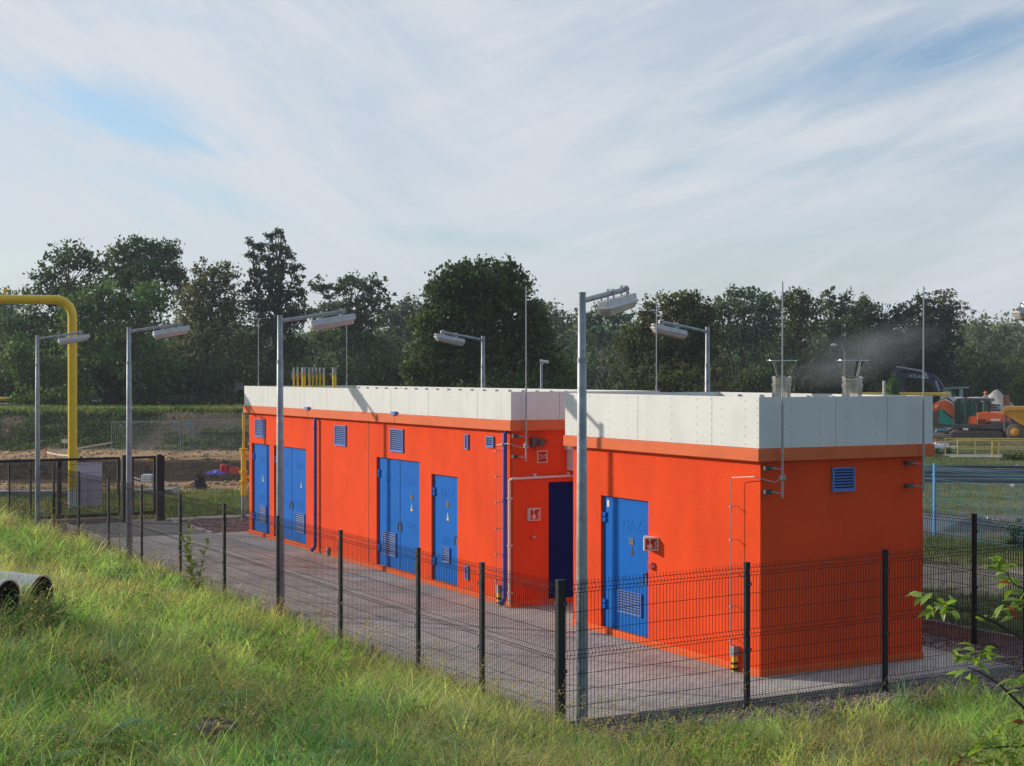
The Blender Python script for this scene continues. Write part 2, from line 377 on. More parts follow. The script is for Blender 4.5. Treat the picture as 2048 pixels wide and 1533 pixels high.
# loose stones over the gravel
def stones(name, rects, n, smin, smax):
    V = []; Fc = []; C = []
    base = np.array([(1,0,0),(-1,0,0),(0,1,0),(0,-1,0),(0,0,1),(0,0,-1)], float); tri = np.array([(0,2,4),(2,1,4),(1,3,4),(3,0,4),(2,0,5),(1,2,5),(3,1,5),(0,3,5)])
    area = [(r[1]-r[0])*(r[3]-r[2]) for r in rects]; tot = sum(area); o = 0
    for r, a in zip(rects, area):
        k = int(n*a/tot)
        t = RNG.uniform(r[0], r[1], k); s = RNG.uniform(r[2], r[3], k)
        for i in range(k):
            sc = RNG.uniform(smin, smax)*np.array([1, RNG.uniform(.6, 1), RNG.uniform(.4, .8)])
            p = W(t[i], s[i], r[4]); an = RNG.uniform(0, 6.28); ca, sa = math.cos(an), math.sin(an)
            b = base*sc+RNG.uniform(-.2, .2, (6, 3))*sc
            b = np.stack([b[:, 0]*ca-b[:, 1]*sa, b[:, 0]*sa+b[:, 1]*ca, b[:, 2]], 1)+np.array([p.x, p.y, p.z+sc[2]*.3])
            V.append(b); Fc.append(tri+o); o += 6
            q = RNG.random(); cc = np.array([.30, .21, .19])*RNG.uniform(.4, 1.5) if q > .25 else np.array([.48, .43, .38])*RNG.uniform(.6, 1.1)
            C.append(np.tile(cc, (6, 1)))
    ob = fast_mesh(name, np.concatenate(V), np.concatenate(Fc).ravel(), 3, vcol_mat('stone_'+name, .85), np.concatenate(C))
    return tag(ob, 'loose purple and grey gravel stones along the fences and beside the paving', 'gravel', kind='stuff')
stones('gravel_stones', [(-3.9, 1.5, -1.80, -1.12, -.08), (1.5, 6.5, -1.80, -1.12, -.08), (3.72, 4.86, -1.1, 4, -.065), (-.75, 3.4, 22.4, 26.1, -.03)], 9000, .012, .034)

# ------------------------------------------------------------------ buildings
def plane_with_holes(mb, P, u0, u1, z0, z1, holes, depth):
    """P(u,z,d) -> point; d = depth into the wall.  holes (u0,u1,z0,z1)"""
    us = sorted({u0, u1, *[h[0] for h in holes], *[h[1] for h in holes]}); zs = sorted({z0, z1, *[h[2] for h in holes], *[h[3] for h in holes]})
    for i in range(len(us)-1):
        for j in range(len(zs)-1):
            cu, cz = (us[i]+us[i+1])/2, (zs[j]+zs[j+1])/2
            if any(h[0] < cu < h[1] and h[2] < cz < h[3] for h in holes): continue
            mb.quad(P(us[i], zs[j], 0), P(us[i+1], zs[j], 0), P(us[i+1], zs[j+1], 0), P(us[i], zs[j+1], 0))
    for a, b, c, d in holes:
        q = [(a, c), (b, c), (b, d), (a, d)]
        for k in range(4):
            p, r = q[k], q[(k+1) % 4]
            mb.quad(P(p[0], p[1], 0), P(r[0], r[1], 0), P(r[0], r[1], depth), P(p[0], p[1], depth))
        mb.quad(P(a, c, depth), P(b, c, depth), P(b, d, depth), P(a, d, depth))
def louvre(parent, P, u0, u1, z0, z1, name='vent', frame_w=.025, proud=.012, n=None, slat_m=None, depth=.03):
    """P(u,z,d); builds a framed louvre of sloping slats"""
    mb = MB(); mb.cur = 0
    def bx(a, b, c, d, e, f):   # u a..b, z c..d, depth e..f
        vs = [P(a, c, e), P(b, c, e), P(b, c, f), P(a, c, f), P(a, d, e), P(b, d, e), P(b, d, f), P(a, d, f)]
        mb.add(vs, [(0,3,2,1),(4,5,6,7),(0,1,5,4),(1,2,6,5),(2,3,7,6),(3,0,4,7)])
    bx(u0, u0+frame_w, z0, z1, -proud, depth); bx(u1-frame_w, u1, z0, z1, -proud, depth)
    bx(u0+frame_w, u1-frame_w, z0, z0+frame_w, -proud, depth); bx(u0+frame_w, u1-frame_w, z1-frame_w, z1, -proud, depth)
    n = n or max(3, round((z1-z0)/.05)); h = (z1-z0-2*frame_w)/n; a, b = u0+frame_w, u1-frame_w
    for k in range(n):
        zc = z0+frame_w+k*h
        vs = [P(a, zc+h*.10, -proud+.001), P(b, zc+h*.10, -proud+.001), P(b, zc+h*.52, depth*.6), P(a, zc+h*.52, depth*.6),
              P(a, zc+h*.02, -proud+.001), P(b, zc+h*.02, -proud+.001), P(b, zc+h*.44, depth*.6), P(a, zc+h*.44, depth*.6)]
        mb.add(vs, [(0,1,2,3),(7,6,5,4),(4,5,1,0),(6,7,3,2),(5,6,2,1),(7,4,0,3)])
    mb.cur = 1; mb.quad(P(a, z0+frame_w, depth*.95), P(b, z0+frame_w, depth*.95), P(b, z1-frame_w, depth*.95), P(a, z1-frame_w, depth*.95))
    return mb.build(name, [slat_m or M_VENT, M_VENTB], parent)
def pbox(mb, P, a, b, c, d, e, f):
    vs = [P(a, c, e), P(b, c, e), P(b, c, f), P(a, c, f), P(a, d, e), P(b, d, e), P(b, d, f), P(a, d, f)]
    mb.add(vs, [(0,3,2,1),(4,5,6,7),(0,1,5,4),(1,2,6,5),(2,3,7,6),(3,0,4,7)])
FR = lambda y0=0: (lambda u, z, d: (d, u, z))          # front wall: u = s, normal -x
EN = lambda y: (lambda u, z, d: (u, y+d, z))            # end wall at s=y: u = t, normal -y
def mat_front(u, z, d):   # text matrix on the front wall; text reads right along -y
    return Matrix(((0, 0, -1, d), (-1, 0, 0, u), (0, 1, 0, z), (0, 0, 0, 1)))
def mat_end(u, z, y):
    return Matrix(((1, 0, 0, u), (0, 0, -1, y), (0, 1, 0, z), (0, 0, 0, 1)))

def door(parent, u0, u1, z0, z1, leaves, vent, gaz, tri=True, plate=None, handle=None, dark_tri=False, D=.10, label=None):
    """door leaf set back D in the front wall, hinges on the far (u1) side"""
    P = FR(); g = .012
    mb = MB(); w = (u1-u0-2*g)/leaves; f = .02
    # frame rim
    pbox(mb, P, u0, u0+g, z0, z1, D-.05, D-.001); pbox(mb, P, u1-g, u1, z0, z1, D-.05, D-.001); pbox(mb, P, u0+g, u1-g, z1-g, z1, D-.05, D-.001)
    for k in range(leaves):
        a = u0+g+k*w+.003; b = a+w-.006
        pbox(mb, P, a, b, z0+.005, z1-g-.004, D-.045, D-.002)
        # raised flat border of the sheet
        pbox(mb, P, a+.01, b-.01, z1-g-.05, z1-g-.03, D-.050, D-.045)
        pbox(mb, P, a+.01, b-.01, z0+.07, z0+.085, D-.050, D-.045)
        pbox(mb, P, b-.030, b-.018, z0+.09, z1-g-.055, D-.050, D-.045)
    dr = mb.build('door', M_BLUE, parent, bevel=.004)
    if label: dr['label'] = label
    F0 = D-.046
    for (hz) in (z1-.42, z0+.30):
        h = MB(); hh = .16
        for q in (0, .085):
            pbox(h, P, u1-.10, u1+.0-.015, hz+q, hz+q+.065, F0-.035, F0)
        h.tube([P(u1-.02, hz-.01, F0-.03), P(u1-.02, hz+hh, F0-.03)], .016, 8)
        h.build('hinge', M_BLUE, dr, smooth=True)
    if handle is not None:
        h = MB(); hz = handle[1]
        pbox(h, P, handle[0]-.018, handle[0]+.018, hz-.10, hz+.10, F0-.012, F0)
        h.tube([P(handle[0], hz+.07, F0-.01), P(handle[0], hz+.075, F0-.055), P(handle[0], hz-.09, F0-.06)], .014, 8)
        h.build('handle', M_DGREY, dr, smooth=True)
    for v in vent: louvre(dr, P if True else None, v[0], v[1], v[2], v[3], 'vent', .018, 0, n=v[4] if len(v) > 4 else 7, depth=F0-.006) if False else \
        louvre(dr, lambda u, z, d: (F0-.028+d, u, z), v[0], v[1], v[2], v[3], 'vent', .016, .004, n=v[4] if len(v) > 4 else 7, depth=.026)
    for (u, z, sz) in gaz:
        text_obj('GAZ', sz, .001, M_BLUE, 'embossed_lettering', dr, mat_front(u, z, F0-.0002), bev=.0022, res=3, xs=1.15)
    if tri:
        u, z = tri
        s = .085; t3 = MB()
        t3.add([P(u+s*.55, z, F0-.003), P(u-s*.55, z, F0-.003), P(u, z+s*1.9, F0-.003), P(u+s*.55, z, F0-.0005), P(u-s*.55, z, F0-.0005), P(u, z+s*1.9, F0-.0005)], [(0,1,2),(5,4,3),(0,3,4,1),(1,4,5,2),(2,5,3,0)])
        if not dark_tri:
            t3.cur = 1
            t3.add([P(u+.012, z+.03, F0-.0045), P(u-.010, z+.055, F0-.0045), P(u+.006, z+.055, F0-.0045), P(u-.004, z+.10, F0-.0045), P(u+.018, z+.06, F0-.0045), P(u+.002, z+.06, F0-.0045)], [(0, 1, 2), (3, 4, 5)])
        t3.build('warning_sticker', [M_YWARN if not dark_tri else M_DARK, M_DARK], dr)
    if plate:
        u, z = plate; p = MB(); pbox(p, P, u-.06, u+.06, z-.055, z+.055, F0-.008, F0-.0005)
        p.cur = 1
        for a, b in ((-.05, -.045), (.05, -.045), (-.05, .045), (.05, .045)): pbox(p, P, u+a-.006, u+a+.006, z+b-.006, z+b+.006, F0-.014, F0-.008)
        p.build('lock_plate', [M_SIREN, M_STEEL], dr)
    return dr

def hut(name, label, y0, y1, W_, zpb, zfb, ztop, holes, end_holes, joints, end_joints, fascia_joints, zr):
    root = thing(name, label, 'building', P0, TH)
    root.location = W(0, y0, 0)
    L = y1-y0
    off = lambda s: s-y0
    H_ = [(h[0]-y0, h[1]-y0, h[2], h[3]) for h in holes]
    mb = MB()
    plane_with_holes(mb, FR(), 0, L, .10, zfb+.03, H_, .10)
    plane_with_holes(mb, EN(0), 0, W_, .10, zfb+.03, end_holes, .06)
    mb.quad((W_, 0, .0), (W_, L, .0), (W_, L, zfb+.03), (W_, 0, zfb+.03)); mb.quad((0, L, 0), (W_, L, 0), (W_, L, zfb+.03), (0, L, zfb+.03))
    mb.build('wall', M_STUCCO, root)
    p = MB(); e = .012
    p.add([(-e, -e, -.05), (W_+e, -e, -.05), (W_+e, L+e, -.05), (-e, L+e, -.05), (-e, -e, .085), (W_+e, -e, .085), (W_+e, L+e, .085), (-e, L+e, .085), (.0, .0, .10), (W_, .0, .10), (W_, L, .10), (.0, L, .10)],
          [(0,1,5,4),(1,2,6,5),(2,3,7,6),(3,0,4,7),(4,5,9,8),(5,6,10,9),(6,7,11,10),(7,4,8,11)])
    for h in H_: p.box(-.004, h[0]+.001, .05, .10, h[1]-.001, .104)
    p.build('plinth', M_PLINTH, root)
    # fascia ring
    o = .125; f = MB()
    segs = [0-o]+[off(j) for j in fascia_joints]+[L+o]
    def ring(mb, a, th, z0, z1, ys):
        for i in range(len(ys)-1):
            mb.box(-a, ys[i]+(.003 if i else 0), z0, -a+th, ys[i+1]-(.003 if i < len(ys)-2 else 0), z1)
        mb.box(-a+th, -a, z0, W_+a-th, -a+th, z1); mb.box(W_+a-th, -a, z0, W_+a, L+a, z1); mb.box(-a+th, L+a-th, z0, W_+a-th, L+a, z1)
    ring(f, o, .30, zfb, zpb, segs)
    f.build('fascia', M_FASCIA, root, bevel=.012)
    r = MB(); r.box(.1, .1, zr-.2, W_-.1, L-.1, zr); r.build('roof', M_ROOF, root)
    # parapet sheets
    q = .10; pm = MB(); js = [-q]+[off(j) for j in joints]+[L+q]; js.sort(); G = .004
    for i in range(len(js)-1): pm.box(-q, js[i]+(G if i else 0), zpb+.004, -q+.03, js[i+1]-(G if i < len(js)-2 else 0), ztop)
    je = [-q+.03]+list(end_joints)+[W_+q]
    for i in range(len(je)-1):
        pm.box(je[i]+(G if i else 0.0005), -q, zpb+.004, je[i+1]-(G if i < len(je)-2 else 0), -q+.03, ztop-.002)
    pm.box(W_+q-.03, -q+.03, zpb+.004, W_+q, L+q, ztop-.003); pm.box(-q+.03, L+q-.03, zpb+.004, W_+q-.03, L+q, ztop-.001)
    k = MB(); k.box(-q+.031, -q+.032, zpb+.01, -q+.04, L+q-.04, ztop-.02); k.box(-q+.045, -q+.031, zpb+.01, W_+q-.04, -q+.038, ztop-.02)
    rv = pm; pm.cur = 1
    def rivets_front(y, n):
        for i in range(n):
            z = zpb+.05+(ztop-zpb-.10)*i/(n-1); rv.tube([(-q-.005, y, z), (-q+.001, y, z)], .0068, 6)
    def rivets_end(x, n):
        for i in range(n):
            z = zpb+.05+(ztop-zpb-.10)*i/(n-1); rv.tube([(x, -q-.005, z), (x, -q+.001, z)], .0068, 6)
    nr = 6
    for i in range(len(js)-1):
        a, b = js[i], js[i+1]
        if i: rivets_front(a+.012, nr+1)
        m = max(1, round((b-a)/.62))
        for c in range(1, m+1): rivets_front(a+(b-a)*(c-.35)/m-.05, nr)
        if i == len(js)-2: rivets_front(b-.05, nr)
    rivets_front(-q+.035, nr+1)
    for x in ([.45, .95, 1.45, 2.0, 2.6] if True else []): rivets_end(x, nr)
    # inner studs on the far parapet
    st = pm; pm.cur = 2
    y = -q+.3
    while y < L+q: st.box(W_+q-.09, y, zr, W_+q-.031, y+.05, ztop-.03); y += .62
    for x in np.arange(.3, W_, .7): st.box(x, L+q-.09, zr, x+.05, L+q-.031, ztop-.03)
    pr = pm.build('parapet', [M_PANEL, M_RIVET, M_PANELIN], root)
    k.build('backing', M_PANELIN, pr)
    return root
XZ = (4.199, 2.803)
hA = hut('orange_hut', 'shorter orange rendered hut with white sheet parapet, nearest, with one blue gas door', 0, 5.08, 2.975, 3.17, 2.99, 3.88,
         [(2.803, 4.199, .10, 2.23)], [], [.999, 2.945, 4.6] and [.999, 2.945], [1.25, 2.2], [], 3.28)
doorsB = [(20.25, 21.64, .10, 2.39), (17.65, 19.92, .10, 2.395), (11.19, 13.39, .10, 2.415), (9.46, 10.63, .10, 2.21)]
hB = hut('orange_hut', 'long orange rendered hut with four blue doors on its front, behind the shorter one', 7.197, 21.86, 2.975, 3.365, 3.175, 3.88,
         doorsB, [(.728, 1.75, .10, 2.23)], [8.415, 10.555, 12.394, 14.439, 16.028, 17.754, 20.047], [.9, 1.9], [12.158, 17.2], 3.46)
OB = 7.197
# --- doors
door(hA, 2.803, 4.199, .104, 2.23, 1, [(3.05, 3.72, .40, .76, 8)], [(3.36, 1.80, .235), (3.36, .93, .235)], tri=(3.34, 1.33), plate=(3.36, 1.56), handle=(2.93, 1.02), dark_tri=True)
s_ = MB(); pbox(s_, FR(), 4.03, 4.09, 2.05, 2.16, .050, .0535); s_.build('paper_tag', M_WHITE, hA)
door(hB, 20.25-OB, 21.64-OB, .104, 2.39, 1, [(20.6-OB, 21.2-OB, .35, .80, 9)], [(20.95-OB, 1.96, .235), (20.95-OB, .98, .235)], tri=(20.92-OB, 1.42), handle=(20.38-OB, .97))
door(hB, 17.65-OB, 19.92-OB, .104, 2.395, 2, [(17.85-OB, 18.5-OB, .35, .82, 9)], [(18.2-OB, 1.96, .235), (19.3-OB, 1.96, .235), (18.2-OB, 1.02, .235), (19.3-OB, 1.02, .235)], tri=(18.12-OB, 1.44), handle=(18.74-OB, .98))
door(hB, 11.19-OB, 13.39-OB, .104, 2.415, 2, [(12.45-OB, 13.12-OB, .35, .85, 10)], [(11.72-OB, 1.98, .235), (12.78-OB, 1.98, .235), (11.72-OB, 1.08, .235), (12.78-OB, 1.08, .235)], tri=(11.7-OB, 1.38), plate=(11.7-OB, 1.66), handle=(12.24-OB, 1.02))
door(hB, 9.46-OB, 10.63-OB, .104, 2.21, 1, [(9.88-OB, 10.2-OB, .50, .80, 6)], [(10.0-OB, 1.86, .25), (10.0-OB, .92, .22)], tri=(10.0-OB, 1.33), plate=(10.0-OB, 1.64), handle=(9.57-OB, .98))
m = MB(); P = EN(0)
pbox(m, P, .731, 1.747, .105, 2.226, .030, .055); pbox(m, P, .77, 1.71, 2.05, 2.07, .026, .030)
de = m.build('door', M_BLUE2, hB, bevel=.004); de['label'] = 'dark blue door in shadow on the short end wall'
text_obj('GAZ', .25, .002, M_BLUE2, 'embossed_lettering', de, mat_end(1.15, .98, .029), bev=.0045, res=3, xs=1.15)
# --- vents
for (a, b, c, d) in ((20.56, 21.31, 2.56, 3.03), (15.09, 15.755, 2.565, 3.035), (11.956, 12.62, 2.565, 3.05), (7.92, 8.22, 2.84, 3.05)):
    louvre(hB, FR(), a-OB, b-OB, c, d, 'vent', .025, .03, depth=-.002+.0, n=None) if False else louvre(hB, lambda u, z, dd: (dd-.032, u, z), a-OB, b-OB, c, d, 'vent', .03, .0, depth=.030, n=max(4, round((d-c)/.047)))
for (a, b, c, d) in ((8.955, 9.10, 2.765, 3.05), (8.955, 9.10, .29, .555)):
    louvre(hB, lambda u, z, dd: (dd-.032, u, z), a-OB, b-OB, c, d, 'vent', .02, .0, depth=.030, n=6)
louvre(hA, lambda u, z, dd: (u, dd-.032, z), 1.255, 1.667, 2.52, 2.87, 'vent', .03, .0, depth=.030, n=7)
# --- joints, brackets
j = MB(); j.box(-.004, 13.81-OB, .10, .0035, 13.825-OB, 3.17); j.build('wall_joint', M_DARK, hB)
for s in (17.2, 12.158):
    c = MB(); c.box(-.17, s-.10-OB, 3.345, -.102, s+.10-OB, 3.42); c.build('joint_cover', M_VENT, hB, bevel=.004)
# --- downpipes
for s in (16.83, 7.36):
    d = MB(); x = -.085; y = s-OB
    d.tube([(x+.1, y, 3.20), (x, y, 3.12), (x, y, .20), (x-.02, y, .12), (x-.10, y, .05)], .042, 12)
    for z in (2.9, 1.9, .9, .3): d.tube([(x, y, z), (x, y, z+.04)], .049, 12)
    d.build('downpipe', M_PIPEB, hB, smooth=True)
w = MB(); w.tube([(-.06, .03, .06), (-.06, .03, 2.28), (-.058, -.02, 2.31), (-.045, -.05, 2.32)], .022, 10); w.tube([(-.05, -.05, 2.32), (3.0, -.05, 2.36)], .022, 10)
for z in (.25, 1.1, 1.95): w.box(-.10, .015, z, 0, .045, z+.025)
for x in (.4, 1.1, 1.9): w.box(x, -.085, 2.32, x+.025, 0, 2.40)
w.build('conduit', M_WHITE, hB, smooth=True)
# --- earthing wires with junction boxes on the front walls
def earth_wire(parent, s, zt, endx):
    e = MB()
    e.tube([(endx, -.20, zt+.03), (endx*.35, -.22, zt-.03), (-.10, .0, zt+.04), (-.13, s-.03, zt), (-.13, s, zt-.03), (-.13, s, .40), (-.06, s, .36)], .0065, 6)
    for z in np.arange(.45, zt-.1, .47): e.tube([(0, s+.005, z), (-.14, s, z)], .006, 5); e.box(-.145, s-.015, z-.012, -.118, s+.015, z+.012)
    e.build('earth_wire', M_STEEL, parent)
    b = MB(); b.box(-.11, s-.045, .22, -.001, s+.045, .36); b.cur = 1; b.box(-.10, s-.03, -.02, -.03, s+.03, .22); b.cur = 2
    for z in (.02, .10): b.box(-.104, s-.034, z, -.02, s+.034, z+.035)
    b.build('junction_box', [M_GALV, M_YWARN, M_DARK], parent, bevel=.003)
earth_wire(hA, .51, 2.74, .224); earth_wire(hB, 7.62-OB, 2.91, .152)
lb = MB(); lb.box(-.06, 16.1-OB, .02, -.001, 16.2-OB, .20); lb.cur = 1; lb.box(-.065, 16.09-OB, .08, -.0605, 16.21-OB, .12); lb.build('junction_box', [M_GALV, M_REDP], hB)
RA, RB, RC = .224, 2.80, .152; R1S = 7.343; R2T = .34; R2Z = 5.69; R3T = 2.86; R3Z = 5.68
# --- lightning rods
def rod(parent, x, y, z0, z1, bracket=None, boxz=None, dark=False):
    r = MB(); zm = z0+(z1-z0)*.43
    r.tube([(x, y, z0), (x, y, zm)], .017, 8); r.tube([(x, y, zm), (x, y, z1-.03), (x, y, z1)], [.011, .010, .004], 8)
    ro = r.build('lightning_rod', M_STEEL, parent, smooth=True)
    if bracket:
        for z in bracket:
            b = MB(); b.tube([(x, y, z), (x-.12, y+.13, z+.02)], .010, 6); b.cur = 1; b.box(x-.20, y+.11, z-.012, x-.08, y+.175, z+.045); b.build('bracket', [M_STEEL, M_DGREY], ro)
    if boxz:
        b = MB(); b.box(x-.035, y-.035, boxz-.035, x+.035, y+.035, boxz+.035); b.build('clamp', M_GALV, ro, bevel=.004)
rod(hA, RA, -.20, 2.49, 5.48, (2.88, 2.55), 2.77); rod(hA, RB, -.20, 2.49, 5.48, (2.88, 2.55))
rod(hB, RC, -.20, 2.63, 5.77, (3.07, 2.70), 2.91)
rod(hB, 3.17, R1S-OB, 2.7, PZ(592, 21.235+3.17*.4738+.8806*R1S)); rod(hB, R2T, 22.1-OB, 2.7, R2Z); rod(hB, R3T, 22.1-OB, 2.7, R3Z)
# --- signs, siren, air conditioner on the long hut's end wall
P = EN(0)
def sign_plate(parent, u0, u1, z0, z1, Pf, e0, kind, extra=None):
    m = MB(); w = .018 if kind == 'horn' else .022
    pbox(m, Pf, u0, u1, z0, z1, e0, e0+.008)
    m.cur = 1; pbox(m, Pf, u0+w, u1-w, z0+w, z1-w, e0-.003, e0)
    m.cur = 0; U = u1-u0; Zh = z1-z0
    def poly(pts, lay=-.006): 
        vs = [Pf(u0+p[0]*U, z0+p[1]*Zh, e0+lay) for p in pts]+[Pf(u0+p[0]*U, z0+p[1]*Zh, e0-.003) for p in pts]; n = len(pts)
        m.add(vs, [tuple(range(n))]+[(i, (i+1) % n, (i+1) % n+n, i+n) for i in range(n)])
    if kind == 'horn':
        def line(a, b, wd=.022):
            dx, dy = b[0]-a[0], b[1]-a[1]; l = math.hypot(dx, dy); nx_, ny_ = -dy/l*wd/2, dx/l*wd/2
            poly([(a[0]+nx_, a[1]+ny_), (a[0]-nx_, a[1]-ny_), (b[0]-nx_, b[1]-ny_), (b[0]+nx_, b[1]+ny_)])
        for a, b in (((.15, .36), (.15, .64)), ((.15, .64), (.46, .64)), ((.46, .64), (.46, .36)), ((.46, .36), (.15, .36)),
                     ((.46, .54), (.88, .68)), ((.88, .68), (.82, .42)), ((.82, .42), (.46, .46))): line(a, b, .032)
    else:
        flip = 1
        poly([(.30, .15), (.50, .15), (.56, .25), (.56, .44), (.50, .50), (.42, .50), (.42, .72), (.36, .72), (.36, .48), (.22, .44), (.20, .30)])   # hand with raised finger
        poly([(.31, .76), (.47, .76), (.47, .90), (.31, .90)])
        for i in range(4):
            x = .66+.06*(i % 2); z = .16+i*.15; poly([(x, z), (x+.14, z+.03), (x+.18, z+.17), (x+.08, z+.10)])
    return m.build('sign', [M_CREAM, M_RED], parent)
sign_plate(hB, .489, .697, 2.584, 2.807, lambda u, z, d: (u, d-.010, z), 0, 'horn')
f = MB(); f.box(.285, -.07, 1.55, .52, -.001, 1.775); f.build('sign_box', M_WHITE, hB, bevel=.006)
sign_plate(hB, .287, .518, 1.552, 1.773, lambda u, z, d: (u, d-.080, z), 0, 'fire')
b = MB(); b.box(.36, -.04, 1.22, .45, -.001, 1.29); b.cur = 1; b.box(.375, -.044, 1.235, .435, -.0405, 1.275); b.cur = 0; b.box(.395, -.048, 1.240, .415, -.0445, 1.270); b.build('alarm_button', [M_REDP, M_WHITE], hB)
s = MB(); s.box(.335, -.12, 2.885, .44, -.001, 3.05)
def horn(mb, c, d, r0, r1, L_, n=16):
    c = Vector(c); d = Vector(d).normalized(); mb.tube([c, c+d*L_*.5, c+d*L_, c+d*(L_+.001), c+d*(L_*.5)], [r0, r0*1.1, r1, r1*.82, r0*.5], n)
horn(s, (.44, -.06, 2.97), (.5, -.8, -.05), .055, .085, .13); s.cur = 0; s.tube([(.42, -.06, 2.88), (.42, -.06, 2.80)], .012, 6)
s.build('siren', [M_SIREN], hB, smooth=True)
s = MB(); s.tube([(.60, 0, 2.99), (.60, -.07, 2.99)], .05, 14); s.tube([(.61, -.07, 2.97), (.62, -.13, 2.96)], [.05, .042], 14); s.build('beacon', M_REDP, hB, smooth=True)
ac = MB(); ac.box(1.10, -.30, 2.44, 1.95, -.02, 3.02); ac.cur = 1; ac.box(1.14, -.3105, 2.56, 1.62, -.3005, 2.98); ac.cur = 0
for u in np.arange(1.14, 1.63, .07): ac.box(u-.006, -.325, 2.55, u+.006, -.3115, 2.99)
for z in np.arange(2.56, 3.0, .07): ac.box(1.13, -.325+.002, z-.005, 1.63, -.314, z+.005)
ac.box(1.02, -.2, 2.82, 1.10, -.08, 2.90); ac.build('air_conditioner', [M_WHITE, M_DARK], hB, bevel=.004)
# --- wedge shaped fire sign and call point on the nearer hut
RDG = 2.62
sg = MB(); u0, u1, z0, z1 = 2.52, 2.80, 1.50, 1.70
# wedge: two faces meeting at a ridge standing off the wall; one face turns to the camera
sg.prism([(0, u0), (0, u0+.40), (-.20, RDG+.02), (-.20, RDG)], z0, z1, lambda x, y, z: (x, z, y))
so = sg.build('sign_box', M_WHITE, hA, bevel=.004)
a = Vector((-.001, u0, 0)); bq = Vector((-.20, RDG, 0)); dv = (a-bq).normalized(); nv = Vector((dv.y, -dv.x, 0)); nv = nv if nv.y < 0 else -nv
sign_plate(hA, 0, (a-bq).length, z0, z1, lambda u, z, d: tuple(bq+dv*u-nv*(d-.012)+Vector((0, 0, z))), 0, 'fire')
b = MB(); b.box(-.06, 2.63, 1.20, -.001, 2.73, 1.30); b.cur = 1; b.box(-.045, 2.6245, 1.22, -.012, 2.6295, 1.28); b.build('alarm_button', [M_REDP, M_WHITE], hA, bevel=.003)
# --- flues on the nearer hut
for (px, Y, label) in ((1704, 23.5, None), (1563, 25.0, None)):
    x = PX(px, Y); t, s = ts(x, Y)
    c = MB(); c.lathe((t, s, 3.28), [(.155, 0), (.155, .72), (.168, .725), (.168, .75), (.155, .755), (.155, .80), (.162, .805), (.162, .86), (.14, .88), (.02, .885)], 28)
    fl = c.build('flue', M_CHROME, hA, smooth=True)
    c = MB(); zt = PZ(723, Y)
    for k in range(3):
        a = 2*math.pi*k/3+(.5 if px > 1600 else 1.5); ca, sa = math.cos(a), math.sin(a); pa = -sa*.02, ca*.02
        if px < 1600: pa = (pa[0]*.15, pa[1]*.15)
        c.add([(t+ca*.12+pa[0], s+sa*.12+pa[1], 4.15), (t+ca*.12-pa[0], s+sa*.12-pa[1], 4.15), (t+ca*.235-pa[0], s+sa*.235-pa[1], zt), (t+ca*.235+pa[0], s+sa*.235+pa[1], zt),
               (t+ca*.13+pa[0], s+sa*.13+pa[1], 4.15), (t+ca*.13-pa[0], s+sa*.13-pa[1], 4.15), (t+ca*.245-pa[0], s+sa*.245-pa[1], zt), (t+ca*.245+pa[0], s+sa*.245+pa[1], zt)],
              [(0,1,2,3),(7,6,5,4),(0,4,5,1),(1,5,6,2),(2,6,7,3),(3,7,4,0)])
    c.lathe((t, s, zt), [(.25, 0), (.252, .008), (.25, .016), (.03, .02)], 28)
    c.build('rain_cap', M_CHROME, fl, smooth=True)
# --- yellow vent pipes on the long hut's roof
for px, big in ((588, 0), (596, 0), (607, 1), (619, 0), (626, 0), (633, 0), (640, 0), (648, 0), (669, 1)):
    k = (px-1024)/FPX; s = 20.9-OB-(.3 if px > 615 else 0); Yg = None
    # stands on a row across the roof, near its far end
    best = None
    for tt in np.arange(.2, 2.9, .01):
        p = W(tt, s+OB); e = abs(p.x/p.y-k)
        if best is None or e < best[0]: best = (e, tt, p.y)
    tt = best[1]; Y = best[2]; r = .052 if big else .024
    c = MB(); zt = PZ(737, Y); zy = PZ(748, Y); c.tube([(tt, s, 3.4), (tt, s, zy)], r, 12); c.cur = 1
    c.tube([(tt, s, zy), (tt, s, zy+.015)], r*1.7, 12); c.tube([(tt, s, zy+.015), (tt, s, zt)], r*1.0, 12); c.tube([(tt, s, zt), (tt, s, zt+.02)], r*1.15, 12)
    c.tube([(tt-r, s-.02, zy), (tt-r-.05, s-.02, zy-.05), (tt-r-.03, s-.02, zy-.14)], .008, 6)
    c.build('vent_pipe', [M_YEL, M_STEEL], hB, smooth=True)

